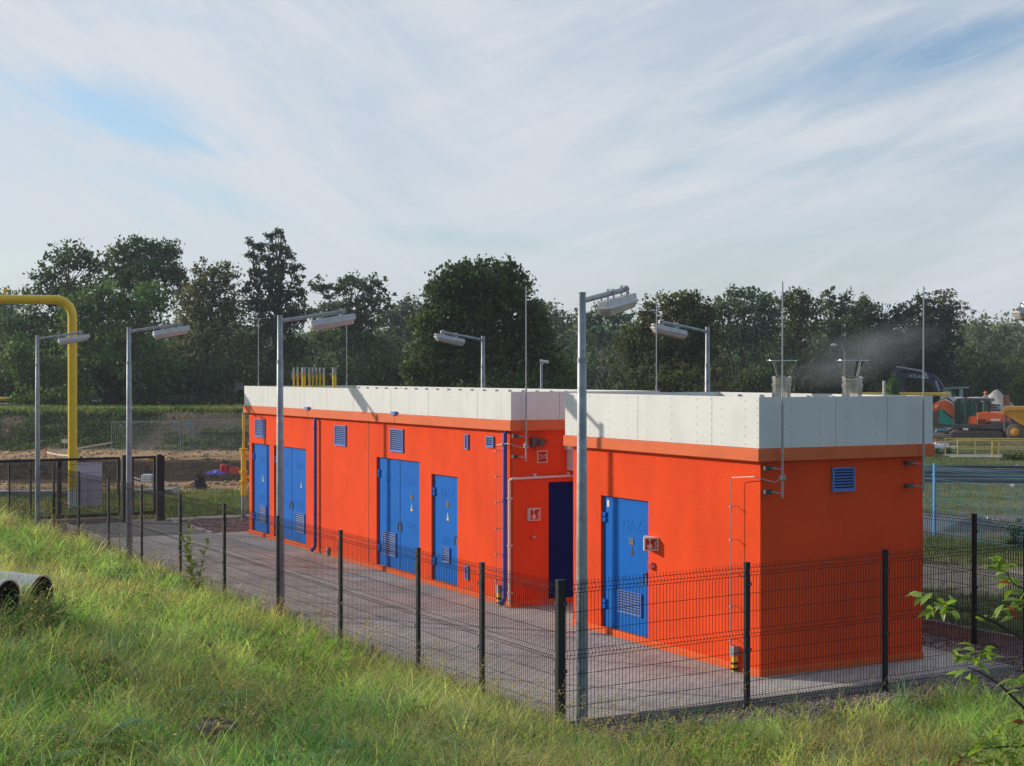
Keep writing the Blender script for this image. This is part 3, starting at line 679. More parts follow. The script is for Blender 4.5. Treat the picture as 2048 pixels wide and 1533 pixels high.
# ------------------------------------------------------------------ lamps
def make_lamp():
    root = thing('street_lamp', 'x', 'street lamp')
    p = MB(); p.tube([(0, 0, 0), (0, 0, 2.2), (0, 0, 4.55), (0, 0, 4.56), (0, 0, 5.33)], [.075, .066, .054, .049, .047], 16); p.tube([(0, 0, 5.33), (0, 0, 5.345)], .05, 16)
    p.tube([(0, 0, 4.50), (0, 0, 4.56)], .058, 16)
    p.build('pole', M_GALV, root, smooth=True)
    a = MB(); a.tube([(.0, 0, 5.24), (1.22, 0, 5.44)], .034, 12); a.tube([(1.22, 0, 5.44), (1.235, 0, 5.442)], .038, 12)
    a.build('arm', M_GALV, root, smooth=True)
    for x in (.78, 1.16):
        c = MB(); z = 5.24+.20*x/1.22
        c.box(x-.018, -.045, z-.10, x+.018, -.037, z+.045); c.box(x-.018, .037, z-.10, x+.018, .045, z+.045); c.box(x-.018, -.045, z+.0455, x+.018, .045, z+.052)
        c.build('clamp', M_STEEL, root)
    h = MB(); sl = .115
    def sec(x, ks, zc):
        return [(x, y, zc+z) for y, z in ks]
    prof = [(-.10, -.03), (-.10, -.01), (-.072, .0), (-.06, .075), (.06, .075), (.072, .0), (.10, -.01), (.10, -.03)]
    x0, x1 = .56, 1.40; z0, z1 = 5.185, 5.325; n = len(prof)
    vs = sec(x0, [(y*.9, z*.85) for y, z in prof], z0)+sec(x0+.02, prof, z0+.002)+sec(x1-.02, prof, z1-.002)+sec(x1, [(y*.9, z*.85) for y, z in prof], z1)
    fs = [tuple(range(n)), tuple(range(4*n-1, 3*n-1, -1))]
    for s in range(3):
        for i in range(n): fs.append((s*n+i, s*n+n+i, s*n+n+(i+1) % n, s*n+(i+1) % n))
    h.add(vs, fs); h.cur = 1
    for y in (-.035, .035): h.tube([(x1-.001, y, z1+.03), (x1+.012, y, z1+.031)], .016, 8)
    ho = h.build('luminaire', [M_LBODY, M_DARK], root, bevel=.003)
    d = MB(); prof = [(-.088, 0), (-.075, -.065), (-.045, -.085), (.045, -.085), (.075, -.065), (.088, 0)]; n = len(prof)
    z0 -= .031; z1 -= .031
    vs = sec(x0+.02, [(y, z*.2) for y, z in prof], z0)+sec(x0+.07, prof, z0+.004)+sec(x1-.07, prof, z1-.004)+sec(x1-.02, [(y, z*.2) for y, z in prof], z1)
    fs = [tuple(range(n)), tuple(range(4*n-1, 3*n-1, -1))]
    for s in range(3):
        for i in range(n): fs.append((s*n+i, s*n+n+i, s*n+n+(i+1) % n, s*n+(i+1) % n))
    d.add(vs, fs); d.build('diffuser', M_DIFF, ho, smooth=True)
    w0 = MB(); w0.tube([(.74, .05, 5.32), (.64, .055, 5.31), (.60, .05, 5.22)], .010, 6); w0.build('cable', M_DARK, root, smooth=True)
    w = MB(); w.tube([(1.2, .0, 5.43), (1.30, .02, 5.46), (1.33, .02, 5.40), (1.25, .02, 5.36)], .010, 6)
    w.build('cable', M_DARK, root, smooth=True)
    return root
M_DIFF = mat('lamp_diffuser', (.50, .43, .38), .25, var=.1, vscale=6, spec=.6)
lamp0 = make_lamp()
lamps = [(.838, 18.43, -.168, 60, 'nearest street lamp, beside the fence corner in front of the shorter orange hut'),
         (PX(560, 26.9), 26.9, -.12, 28.3, 'street lamp standing in front of the far doors of the long orange hut'),
         (PX(258, 35.0), 35.0, -.08, 28.3, 'street lamp between the tall yellow pipe and the long orange hut'),
         (PX(75, 42.0), 42.0, -.09, 28.3, 'leftmost street lamp, its head crossing the tall yellow pipe'),
         (PX(966, 40.6), 40.6, -.15, 208.3, 'street lamp behind the long hut, in front of the big round tree'),
         (PX(1415, 32.7), 32.7, -.15, 208.3, 'street lamp behind the gap of the two huts, against the dark brownish tree'),
         (9.12, 24.75, -.15, 208.3, 'street lamp cut off by the right edge of the photo, only its head in view')]
for i, (x, y, z, a, lab) in enumerate(lamps):
    o = lamp0 if i == 0 else copy_tree(lamp0)
    o.location = (x, y, z); o.rotation_euler = (0, 0, R(a)); tag(o, lab, 'street lamp', 'grey street lamps around the yard')
# camera mast behind
cm = thing('camera_mast', 'slim grey mast with a white security camera, behind the long hut', 'security camera', (PX(1083, 43), 43, -.1))
c = MB(); c.tube([(0, 0, 0), (0, 0, PZ(727, 43)+.1)], [.05, .035], 10); c.build('pole', M_GALV, cm, smooth=True)
c = MB(); zc = PZ(725, 43)+.1; c.tube([(-.05, 0, zc+.04), (.20, -.03, zc)], .045, 10); c.tube([(0, 0, zc-.10), (.06, 0, zc)], .02, 8); c.build('camera', M_WHITE, cm, smooth=True)

# ------------------------------------------------------------------ fences
def wire_panel(mb, p, q, zb0, zt0, zb1, zt1, out, r=.0028, step=.05, folds=(.0, .5, 1.0), tips=True, amp=.035):
    p = Vector((p[0], p[1], 0)); q = Vector((q[0], q[1], 0)); d = q-p; Lg = d.length; d.normalize(); n = Vector(out)
    H0 = zt0-zb0
    fz = [.14, H0*.53, H0-.10]
    prof = [(0, 0.0)]
    for z in fz: prof += [(z-.05, 0), (z, amp), (z+.05, 0)]
    prof += [(H0, 0)]
    k = int((Lg-.08)/step); m0 = (Lg-k*step)/2
    for i in range(k+1):
        u = m0+i*step; f = u/Lg; zb = zb0*(1-f)+zb1*f
        mb.tube([p+d*u+n*o+Vector((0, 0, zb+z)) for z, o in prof], r, 4, cap=False)
    hz = []
    for z in fz: hz += [(z-.05, 0), (z, amp), (z+.05, 0)]
    zz = fz[0]+.05
    for a, b in ((fz[0]+.05, fz[1]-.05), (fz[1]+.05, fz[2]-.05)):
        nn = max(1, round((b-a)/.2)); hz += [(a+(b-a)*j/nn, 0) for j in range(1, nn)]
    for z, o in hz:
        mb.tube([p+d*.035+n*(o+.005)+Vector((0, 0, zb0+z)), q-d*.035+n*(o+.005)+Vector((0, 0, zb1+z))], r*1.05, 4, cap=False)
def fence(name, label, posts, out, mpost, mwire, gap_after=(), clips=True, r=.0032, pw=.034, step=.05, group=None):
    root = thing(name, label, 'fence', (posts[0][0], posts[0][1], 0)); ox = Vector((posts[0][0], posts[0][1], 0))
    an = math.atan2(out[1], out[0])
    for i, (x, y, zb, zt) in enumerate(posts):
        m = MB(); m.box(-pw*.67, -pw, 0, pw*.67, pw, zt-zb-.02); m.box(-pw*.75, -pw*1.08, zt-zb-.02, pw*.75, pw*1.08, zt-zb)
        m.cur = 1
        for zz in ((zt-zb)-.28, (zt-zb)*.47):
            m.cur = 0; m.box(pw*.67, -pw*1.5, zz-.02, pw*.67+.012, pw*1.5, zz+.02)
            m.cur = 1; m.tube([(pw*.67+.012, pw*.2, zz), (pw*.67+.022, pw*.2, zz)], .007, 6)
        po = m.build('post', [mpost, M_STEEL], root); po.location = (x-ox.x, y-ox.y, zb); po.rotation_euler = (0, 0, an)
    for i in range(len(posts)-1):
        if i in gap_after: continue
        a, b = posts[i], posts[i+1]; m = MB()
        off = Vector((out[0], out[1], 0))*.012
        wire_panel(m, (a[0]-ox.x+off.x, a[1]-ox.y+off.y), (b[0]-ox.x+off.x, b[1]-ox.y+off.y), a[3]-1.90, a[3]-.02, b[3]-1.90, b[3]-.02, (out[0], out[1], 0), r=r, step=step)
        m.build('mesh_panel', mwire, root)
    return root
pts = []
for p, y in ((1117, 0), (964, 0), (836, 0), (681, 0), (555, 0), (448, 0), (360, 0), (283, 0), (217, 0), (157, 0), (107, 0), (61, 0), (18, 0)):
    k = (p-1024)/FPX; d = (FC[0]-FC[1]*k)/(.487+.8734*k); x, yy = FC[0]-.487*d, FC[1]+.8734*d
    pts.append((x, yy, -.3, 1.76 if p > 160 else 1.735))
pts[-2] = (PX(61, 42.4), 42.4, -.3, 1.74); pts[-1] = (PX(18, 43.9), 43.9, -.3, 1.73)
fence('mesh_fence', 'long black welded mesh fence running left along the grassy bank', pts, (FN[0], FN[1]), M_BLACK, M_WIRE)
bd = Vector((.8725, .4886, 0)).normalized()
fp = []
for p in (1117, 1494, 1771, 2053):
    k = (p-1024)/FPX; d = (FC[0]-FC[1]*k)/(-bd.x+bd.y*k); fp.append((FC[0]+bd.x*d, FC[1]+bd.y*d, -.3, 1.76-.0*(p > 1700)))
fp[1] = (fp[1][0], fp[1][1], -.3, 1.80); fp[2] = (fp[2][0], fp[2][1], -.3, 1.83); fp[3] = (fp[3][0], fp[3][1], -.3, 1.86)
fp.append((fp[3][0]+bd.x*1.6, fp[3][1]+bd.y*1.6, -.3, 1.9))
fp[0] = (fp[0][0]+bd.x*.05, fp[0][1]+bd.y*.05, -.3, 1.757)
fence('mesh_fence', 'short black welded mesh fence crossing in front of the nearer orange hut', fp, (bd.y, -bd.x), M_BLACK, M_WIRE, step=.05)
c4 = fp[-1]; sp = []
for s in (-.72+0, .85, 1.55, 4.3, 7.0, 9.7, 12.4, 15.1, 17.8, 20.5, 23.2): 
    w_ = W(4.8, s); sp.append((w_.x, w_.y, -.2, 2.0))
sp[1] = (PX(1949, 24.2), 24.2, -.2, 2.0); w_ = W(4.8, -2.05); sp[0] = (w_.x, w_.y, -.2, 1.96); del sp[2]
fence('mesh_fence', 'black mesh fence right of the huts, behind the low concrete edging', sp, (B_.x, B_.y), M_BLACK, M_WIRE)
# gate line
gA = Vector((PX(318, 45.0), 45.0, 0)); gd = Vector((.852, .523, 0)).normalized()
g = thing('sliding_gate', 'wide black mesh gate on the left with a thick frame', 'gate', gA); an = math.atan2(gd.y, gd.x); g.rotation_euler = (0, 0, an)
def gate_leaf(root, x0, x1, mids, zb=.10, zt=1.80, w=.035):
    f = MB()
    f.box(x0, -w, zt-2*w, x1, w, zt); f.box(x0, -w, zb, x1, w, zb+2*w*1.3); f.box(x0, -w+.002, zb+2*w*1.3, x0+2*w, w-.002, zt-2*w); f.box(x1-2*w, -w+.002, zb+2*w*1.3, x1, w-.002, zt-2*w)
    for mx_ in mids: f.box(mx_-.06, -w+.004, zb+2*w*1.3, mx_+.06, w-.004, zt-2*w)
    f.build('frame', M_BLACK, root)
    m = MB(); z0, z1 = zb+2*w, zt-2*w
    for u in np.arange(x0+.1, x1-.05, .06): m.tube([(u, 0, z0), (u, 0, z1)], .003, 4, cap=False)
    for z in np.arange(z0+.2, z1, .25): m.tube([(x0+.05, 0, z), (x1-.05, 0, z)], .0035, 4, cap=False)
    m.build('mesh_infill', M_WIRE, root)
def gx_at(px):
    k = (px-1024)/FPX; d = (gA.x-gA.y*k)/(-gd.x+gd.y*k); return d
gate_leaf(g, gx_at(-60), gx_at(239), [gx_at(118)])
for px, w in ((250, .09), (-66, .07)):
    x = gx_at(px); m = MB(); m.box(x-w, -w, -.1, x+w, w, 1.85); m.build('post', M_BLACK, g, bevel=.008)
m = MB(); m.box(gx_at(-60), -.06, -.12, gx_at(245), .06, .06); m.build('track', M_CONC, g)
g2 = thing('pedestrian_gate', 'narrow black mesh gate right of the wide gate', 'gate', gA); g2.rotation_euler = (0, 0, an)
gate_leaf(g2, gx_at(262), gx_at(311), [])
m = MB(); m.box(gx_at(318)-.07, -.07, -.1, gx_at(318)+.07, .07, 1.84); m.build('post', M_BLACK, g2, bevel=.006)
q0 = gA; pr_ = []
for k in range(0, 4): pp = q0+gd*(2.75*k+.12); pr_.append((pp.x, pp.y, -.2, 1.80))
fr_ = fence('mesh_fence', 'black mesh fence between the narrow gate and the far end of the long hut', pr_, (gd.y, -gd.x), M_BLACK, M_WIRE)
# white board hung behind the gate
k0 = gx_at(147); k1 = gx_at(202)
bo = thing('notice_board', 'plain white board hanging on the wide black gate', 'board', gA, an)
m = MB(); m.box(k0+.1, .06, .42, k1+.05, .075, 1.66); m.build('panel', M_WBOARD, bo); m = MB(); m.box(k0+.1, .052, 1.60, k1+.05, .0595, 1.63); m.build('batten', M_WHITE, bo)

# ------------------------------------------------------------------ blue fence at the right
d_ = Vector((1.4, -3.8, 0)).normalized(); bp = []
b0 = Vector((PX(1869, 38.9), 38.9, 0))
for k in (-2, -1, 0, 1, 2): 
    p = b0+d_*(3.6*k); bp.append((p.x, p.y, -.05, 1.93))
fence('mesh_fence', 'bright blue mesh fence at the right, beyond the black side fence', bp, (-d_.y*0-.938, -.345), M_BLUEF, M_BWIRE, r=.0034, pw=.035, step=.07)

# ------------------------------------------------------------------ yellow gas pipes
yp = thing('gas_pipe', 'tall thick yellow pipe bending left above the gate', 'pipe', (PX(145, 49.6), 49.6, 0))
m = MB(); zt = PZ(600, 49.6); R_ = .55
arc = [(-R_+R_*math.cos(a), 0, zt-R_+R_*math.sin(a)) for a in [math.pi/2*i/8 for i in range(9)]]
m.tube([(0, 0, .45)]+arc+[(-3.6, 0, zt+.02), (-9.5, -.2, zt+.1)], .145, 24)
m.build('pipe', M_YEL, yp, smooth=True)
m = MB(); m.tube([(0, 0, -.3), (0, 0, .45)], .15, 20); m.tube([(0, 0, .45), (0, 0, .47)], .165, 20); m.build('pipe_sleeve', M_WHITE, yp, smooth=True)
m = MB(); x = PX(11, 49.6)-yp.location.x; m.tube([(x, 0, zt+.14), (x, 0, zt+.26)], .03, 8); m.tube([(x, 0, zt+.26), (x, 0, zt+.40)], .055, 10); m.tube([(x, 0, zt+.31), (x+.2, 0, zt+.31)], .01, 6); m.build('valve', M_YEL, yp)
m = MB(); m.tube([(x+.02, 0, zt+.31), (x+.21, 0, zt+.31)], .014, 6); m.build('lever', M_DARK, yp)
gp = thing('gas_pipe', 'slim yellow standpipe with flanges at the far end of the long hut', 'pipe', (PX(487, 44.5), 44.5, 0))
m = MB(); zt = PZ(829, 44.5); m.tube([(0, 0, .68), (0, 0, 2.0)], .075, 14); m.tube([(0, 0, 2.0), (0, 0, zt)], .04, 12)
for z in (1.98, 2.03, 1.32, 1.38, 1.05, 1.10): m.tube([(0, 0, z-.012), (0, 0, z+.012)], .12, 14)
m.tube([(0, 0, 1.85), (.25, 0, 1.85), (.9, .1, 1.9)], .06, 10); m.tube([(0, 0, 1.2), (.9, .1, 1.2)], .06, 10); m.tube([(.34, 0, 1.85), (.42, 0, 1.86)], .13, 12); m.tube([(.34, 0, 1.2), (.42, 0, 1.2)], .13, 12)
m.build('pipe', M_YEL, gp, smooth=True)
m = MB(); m.tube([(0, 0, -.1), (0, 0, .68)], .07, 14); m.tube([(0, 0, zt), (0, 0, zt+.06)], .045, 12); m.build('pipe_sleeve', M_GALV, gp, smooth=True)
m = MB(); m.tube([(.22, -.05, 2.15), (.22, -.05, 2.22)], .09, 12); m.tube([(.22, -.05, 2.5), (.3, -.05, 2.62), (.42, -.05, 2.55), (.5, -.05, 2.2)], .015, 6); m.build('gauge', M_STEEL, gp, smooth=True)

# ------------------------------------------------------------------ temporary fencing, finds in the dug ground at left
def temp_fence(px0, px1, Y0, Y1, zb, zt, label):
    a = Vector((PX(px0, Y0), Y0, 0)); b = Vector((PX(px1, Y1), Y1, 0)); L_ = (b-a).length
    root = thing('site_fence_panel', label, 'fence', (a.x, a.y, zb), math.atan2(b.y-a.y, b.x-a.x), 'temporary site fence panels')
    H_ = zt-zb; m = MB(); m.tube([(0, 0, 0), (0, 0, H_), (L_, 0, H_), (L_, 0, 0)], .022, 8); m.tube([(0, 0, .2), (L_, 0, .2)], .02, 6); m.build('frame', M_GALV, root, smooth=True)
    m = MB()
    for u in np.arange(.1, L_, .1): m.tube([(u, 0, .2), (u, 0, H_)], .0045, 4, cap=False)
    for z in np.arange(.4, H_, .25): m.tube([(0, 0, z), (L_, 0, z)], .0045, 4, cap=False)
    m.build('mesh_infill', M_GALV, root)
    m = MB(); m.box(-.25, -.12, -.02, .25, .12, .10); m.build('foot', M_CONC, root)
    return root
temp_fence(223, 361, 81.5, 82, -.3, 1.65, 'temporary grey mesh panel left of the post with blue clips, before the embankment')
temp_fence(366, 500, 82, 82.5, -.3, 1.72, 'temporary grey mesh panel right of the post with blue clips, reaching the long hut')
for px, lab in ((351, 'left blue clip tied to the temporary fence panels'), (377, 'right blue clip tied to the temporary fence panels')):
    m = MB(); x = PX(px, 81.8); z = PZ(850, 81.8); m.prism([(x-.13, z-.05), (x+.10, z-.06), (x+.13, z+.04), (x-.09, z+.06)], 81.7, 81.75)
    tag(m.build('blue_clip', mat('clip_blue'+str(px), (.02, .35, .55), .5)), lab, 'clip', 'blue clips on the site fence')
def ptube(name, pts, Y, r, m_, label, cat, n=8, group=None):
    b = MB(); b.tube([(PX(p[0], p[2] if len(p) > 2 else Y), p[2] if len(p) > 2 else Y, PZ(p[1], p[2] if len(p) > 2 else Y)) for p in pts], r, n)
    return tag(b.build(name, m_, smooth=True), label, cat, group)
tf = thing('tape_barrier', 'sagging barrier tape strung on a short stake, before the embankment', 'barrier tape', (PX(92, 79), 79, -.05))
m = MB()
for (a, b) in (((92, 905, 79), (222, 887, 81)), ((92, 906, 79), (140, 913, 76))):
    p = Vector((PX(a[0], a[2]), a[2], PZ(a[1], a[2])))-tf.location; q = Vector((PX(b[0], b[2]), b[2], PZ(b[1], b[2])))-tf.location; mid = (p+q)/2+Vector((0, 0, -.05))
    for (u, v) in ((p, mid), (mid, q)): m.add([u, v, v+Vector((0, .002, .07)), u+Vector((0, .002, .07))], [(0, 1, 2, 3)])
m.build('tape', M_TAPE, tf); m = MB(); m.tube([(0, 0, -.3), (0, 0, .5)], .03, 6); m.build('stake', M_REDP, tf)
s = thing('stake_sign', 'small pale sign on a thin stake left of the tall yellow pipe', 'sign', (PX(129, 80), 80, -.1))
m = MB(); m.tube([(0, 0, 0), (0, 0, 1.0)], .015, 6); m.build('stake', M_GALV, s); m = MB(); m.box(-.14, -.03, .62, .16, -.02, .83); m.build('panel', M_CREAM, s)
s.location.z = PZ(883, 80)-.72
def canister(px, py0, py1, Y, w, label, kind):
    x = PX(px, Y); z0 = PZ(py1, Y); H_ = PZ(py0, Y)-z0
    r = thing('fire_extinguisher' if kind else 'jerrycan', label, 'fire extinguisher' if kind else 'canister', (x, Y, z0))
    m = MB()
    if kind:
        m.lathe((0, 0, 0), [(w, 0), (w, H_*.72), (w*.6, H_*.82), (w*.3, H_*.85)], 14); m.build('cylinder', M_REDP, r, smooth=True)
        m = MB(); m.box(-w*.4, -.02, H_*.84, w*.5, .02, H_); m.tube([(w*.4, -.02, H_*.9), (w*1.3, -.03, H_*.75), (w*1.2, -.03, H_*.3)], .02, 6); m.build('valve', M_DGREY, r)
    else:
        m.box(-w, -w*.5, 0, w, w*.5, H_*.85); m.build('body', M_REDC, r, bevel=.03); m = MB(); m.tube([(-w*.6, 0, H_*.84), (-w*.5, 0, H_), (w*.3, 0, H_), (w*.4, 0, H_*.84)], .025, 6); m.build('handle', M_REDC, r)
M_REDC = mat('red_plastic', (.62, .08, .07), .5)
canister(448, 924, 948, 64, .17, 'red fire extinguisher standing in the dug ground beside the blue sheet', 1)
canister(468, 933, 948, 64, .20, 'light red jerrycan on the dug ground left of the slim yellow standpipe', 0)
M_RAIL = mat('railing_yellow', (.82, .60, .14), .5)
def lump(name, px, py, Y, rx, ry, rz, m_, label, cat, seed=0, n=20, amp=.25, group=None, dz=0):
    x0 = PX(px, Y); z0 = PZ(py, Y)+dz; V = []; F_ = []
    for i in range(n//2+1):
        ph = math.pi/2*i/(n//2)
        for k in range(n):
            a = 2*math.pi*k/n; rr = 1+amp*(float(vnoise(math.cos(a)*3+ph*2+seed*3.1, math.sin(a)*3+ph, .8, seed))-.5)*2
            V.append((x0+rx*math.cos(a)*math.cos(ph)*rr, Y+ry*math.sin(a)*math.cos(ph)*rr, z0-.05+rz*math.sin(ph)*rr))
    for i in range(n//2):
        for k in range(n): F_.append((i*n+k, i*n+(k+1) % n, (i+1)*n+(k+1) % n, (i+1)*n+k))
    m = MB(); m.add(V, F_); o = m.build(name, m_, smooth=True, ang=60)
    return tag(o, label, cat, group) if cat else tag(o, kind='structure')
lump('blue_sheet', 433, 948, 64, .42, .3, .18, M_BLUESHEET, 'crumpled violet blue sheet left of the fire extinguisher', 'sheet', 2, amp=.5)
lump('boulder', 400, 976, 57, .26, .25, .47, M_STONE, 'dark rounded stump of rock on the grass behind the black fence', 'boulder', 5, amp=.35)
lump('bin_bag', 86, 937, 62, .18, .18, .22, M_BPLAST, 'small black bag lying behind the wide gate', 'bag', 6, amp=.3)
cw = thing('water_tank', 'white container with a pale blue end lying beyond the narrow gate', 'tank', (PX(296, 58), 58, PZ(965, 58)))
m = MB(); m.box(-.22, -.2, 0, .17, .2, .30); m.build('body', M_WHITE, cw, bevel=.04); m = MB(); m.box(.171, -.2, .0, .33, .19, .28); m.build('end_cap', M_PALEBLUE, cw, bevel=.03)
for (a, b, lab) in (((262, 955), (290, 962), 'upper thin white pole lying on the ground behind the street lamp'), ((262, 962), (290, 969), 'lower thin white pole lying on the ground behind the street lamp'), ((326, 956), (342, 973), 'short white pole propped beyond the narrow gate')):
    ptube('pole', [(a[0]-14, a[1]-4), b], 58.5, .03, M_WHITE, lab, 'pole', group='white poles in the dug ground')
ptube('post', [(304, 972), (306, 1003)], 56, .07, M_PALEBLUE, 'short pale blue post before the white container', 'post')
m = MB(); x0, x1 = PX(250, 55), PX(357, 55.5); z = PZ(990, 55); m.prism([(x0, z-.2), (x1-.3, z-.2), (x1, z+.05), (x1-.1, z+.22), (x0, z+.15)], 54.8, 56); tag(m.build('concrete_slab', M_CONC, bevel=.02), 'long low concrete slab beyond the narrow gate', 'slab')
m = MB(); x0, x1 = PX(-60, 54), PX(130, 54); z = PZ(985, 54); m.box(x0, 53.8, z-.25, x1, 54.4, z+.05); tag(m.build('concrete_slab', M_CONC, bevel=.02), 'low concrete kerb slab behind the wide gate, at the left edge', 'slab')
m = MB(); x = PX(301, 74.8); z = PZ(925, 74.8); m.box(x-.13, 74.8, z, x+.13, 75.0, z+.24); m.box(x-.18, 74.75, z-.05, x+.18, 75.05, z-.001); tag(m.build('marker_block', M_YLM, bevel=.03), 'small yellow block on the far edge of the dug ground', 'marker')
ptube('pipeline', [(-80, 799), (97, 798)], 97, .13, M_YEL, 'yellow pipeline under the trees at the left edge', 'pipe')
ptube('guard_rail', [(-80, 807), (60, 808)], 99, .05, M_WHITE, 'pale rail below the yellow pipeline at the left edge', 'rail')
ptube('guard_rail', [(183, 803), (202, 802)], 99, .08, M_WHITE, 'short white rail under the trees, right of the tall yellow pipe', 'rail')
sq = thing('signal_box', 'grey post with a small box under the trees, left of the long hut', 'post', (PX(472, 101), 101, 1.9))
m = MB(); m.tube([(0, 0, 0), (0, 0, 1.3)], .06, 8); m.build('post', M_GALV, sq); m = MB(); m.box(-.1, -.12, 1.2, .45, .12, 1.7); m.box(-.3, -.15, 1.15, .1, -.121, 1.2); m.build('box', M_CONC, sq, bevel=.02)
# culvert pipes in the foreground
for i, (px, py, Y, rx, lab) in enumerate(((82, 1186, 17.6, .245, 'steel culvert pipe lying behind the other one in the grass, its dark mouth partly overgrown'), (14, 1196, 16.9, .26, 'nearer steel culvert pipe at the left edge, its black mouth towards the viewer'))):
    c = Vector((PX(px, Y), Y, PZ(py, Y)-.02)); dv = Vector((-.93, .36, .05)).normalized(); r = .215
    u = thing('culvert_pipe', lab, 'pipe', c, 0, 'culvert pipes on the bank'); m = MB()
    up = Vector((0, 0, 1)); sd = dv.cross(up).normalized(); n = 28
    def ring_(cc, rr): return [cc+(sd*math.cos(2*math.pi*k/n)+sd.cross(dv)*math.sin(2*math.pi*k/n))*rr for k in range(n)]
    z0 = Vector((0, 0, 0)); end = dv*5.5
    vs = ring_(z0, r)+ring_(end, r)+ring_(z0, r-.012)+ring_(end, r-.012)
    fs = [(k, (k+1) % n, (k+1) % n+n, k+n) for k in range(n)]+[(k, (k+1) % n, (k+1) % n+2*n, k+2*n)[::-1] for k in range(n)]
    m.add(vs, fs)
    for q in (.012,): m.tube([z0, dv*.03], r+.006, n, cap=False); m.tube([dv*1.9, dv*1.93], r+.006, n, cap=False)
    m.build('shell', M_CULV, u, smooth=True)
    m = MB(); m.add(ring_(dv*.01, r-.013)+ring_(dv*5, r-.013), [(k, k+n, (k+1) % n+n, (k+1) % n) for k in range(n)]+[tuple(range(n, 2*n))]); m.build('lining', M_CULVIN, u, smooth=True)
lump('stump', 432, 1452, 12.15, .15, .10, .09, mat('stump_wood', (.17, .14, .10), .9, var=.35, vscale=5, bump=.8, bscale=12), 'weathered grey log end half sunk in the foreground grass', 'log', 8, amp=.5)
m = MB(); m.tube([(PX(430, 11.9), 11.9, PZ(1457, 11.9)), (PX(462, 11.9), 11.9, PZ(1456, 11.9))], .02, 6); tag(m.build('wood_scrap', mat('scrap_wood', (.45, .25, .14), .8)), 'short piece of fresh reddish wood beside the log end', 'wood')

# clods of dug earth
rng = np.random.default_rng(202); n = 7000; X = np.concatenate([rng.uniform(-30, -8, n), rng.uniform(22, 34, n//4)]); Y = np.concatenate([rng.uniform(55.5, 83, n), rng.uniform(86, 104, n//4)]); c, g = zone(X, Y); m_ = (g < .35)&(fbm(X, Y, 1.5, 5) > .42); X, Y, c = X[m_], Y[m_], c[m_]; n = len(X)
base = np.array([(1,0,0),(-1,0,0),(0,1,0),(0,-1,0),(0,0,1),(0,0,-1)], float); tri = np.array([(0,2,4),(2,1,4),(1,3,4),(3,0,4),(2,0,5),(1,2,5),(3,1,5),(0,3,5)])
sz = rng.gamma(2.0, .028, n).clip(.02, .22)[:, None, None]; V = (base[None]*rng.uniform(.6, 1.2, (n, 6, 1))+rng.normal(0, .15, (n, 6, 3)))*sz; V[:, :, 2] *= .65; V += np.stack([X, Y, gz(X, Y)+.01], 1)[:, None, :]
o = fast_mesh('clods', V.reshape(-1, 3), (tri[None]+6*np.arange(n)[:, None, None]).ravel(), 3, vcol_mat('clod_earth', .95, var=.3), np.repeat(c*rng.uniform(.55, 1.25, (n, 1)), 6, axis=0)); tag(o, 'lumps of earth scattered over the dug ground', 'soil', kind='stuff')

# ------------------------------------------------------------------ works yard at the right
for i in range(8):
    y = 58.8+i*1.05; x0 = PX(1790, y)-i*.1; x1 = 26+RNG.uniform(-2, 2)
    m = MB(); r = .06 if i % 3 else .09
    tilt = -.06; z = .06+r+(.12 if i % 2 else 0)
    m.tube([(x0, y, z), ((x0+x1)/2, y+.3-1.1+RNG.uniform(-.1, .1), z), (x1, y-2.2, z)], r, 8)
    tag(m.build('plastic_pipe', M_GPIPE, smooth=True), 'long dark grey pipe in the row lying beyond the blue fence', 'pipe', 'long grey pipes on the ground')
def sheeting(name, x0, x1, y0, y1, h, m_, label, seed):
    xs = np.linspace(x0, x1, 60); ys = np.linspace(y0, y1, 26); X, Y = np.meshgrid(xs, ys); x = X.ravel(); y = Y.ravel()
    e = np.minimum(np.minimum(x-x0, x1-x)/1.2, np.minimum(y-y0, y1-y)/.8).clip(0, 1)
    z = gz(x, y)+e*(.06+h*fbm(x, y, 1.1, seed))-.03*(1-e); ii = (np.arange(25)[:, None]*60+np.arange(59)[None, :]).ravel()
    o = fast_mesh(name, np.stack([x, y, z], 1), np.stack([ii, ii+1, ii+61, ii+60], 1).ravel(), 4, m_, None, smooth=True); return tag(o, label, 'sheeting')
sheeting('plastic_sheeting', PX(1835, 41), PX(2030, 41), 39.6, 43.5, .45, M_BPLAST, 'crumpled blue black plastic sheeting on the ground behind the blue fence', 3)
def paper(px, py, Y, w, lab, seed):
    x = PX(px, Y); z = PZ(py, Y); m = MB(); rr = random.Random(seed)
    for k in range(3):
        a = [(x+rr.uniform(-w, w), Y+rr.uniform(-.08, .08), z+rr.uniform(-.02, w*.9)) for _ in range(4)]; m.add(a, [(0, 1, 2), (0, 2, 3)])
    o = m.build('paper_scrap', M_WHITE); tag(o, lab, 'litter', 'white paper scraps'); return o
for i, (a, b, Y, w, l) in enumerate(((1975, 1040, 42.6, .12, 'white paper scrap on the black sheeting, left one of the near pair'), (1990, 1041, 42.4, .14, 'white paper scrap on the black sheeting, right one of the near pair'), (2010, 1073, 39.6, .14, 'white scrap on the black sheeting beside the green bush'), (1900, 1081, 39.4, .12, 'white scrap in the grass at the front of the black sheeting'), (2033, 934, 68, .18, 'white scrap at the foot of the weeds by the concrete block, topmost right'), (2000, 938, 68, .12, 'pale scrap below the concrete block'), (2026, 976, 53, .16, 'flat pale scrap lying on the field beyond the blue fence'))): paper(a, b, Y, w, l, i)
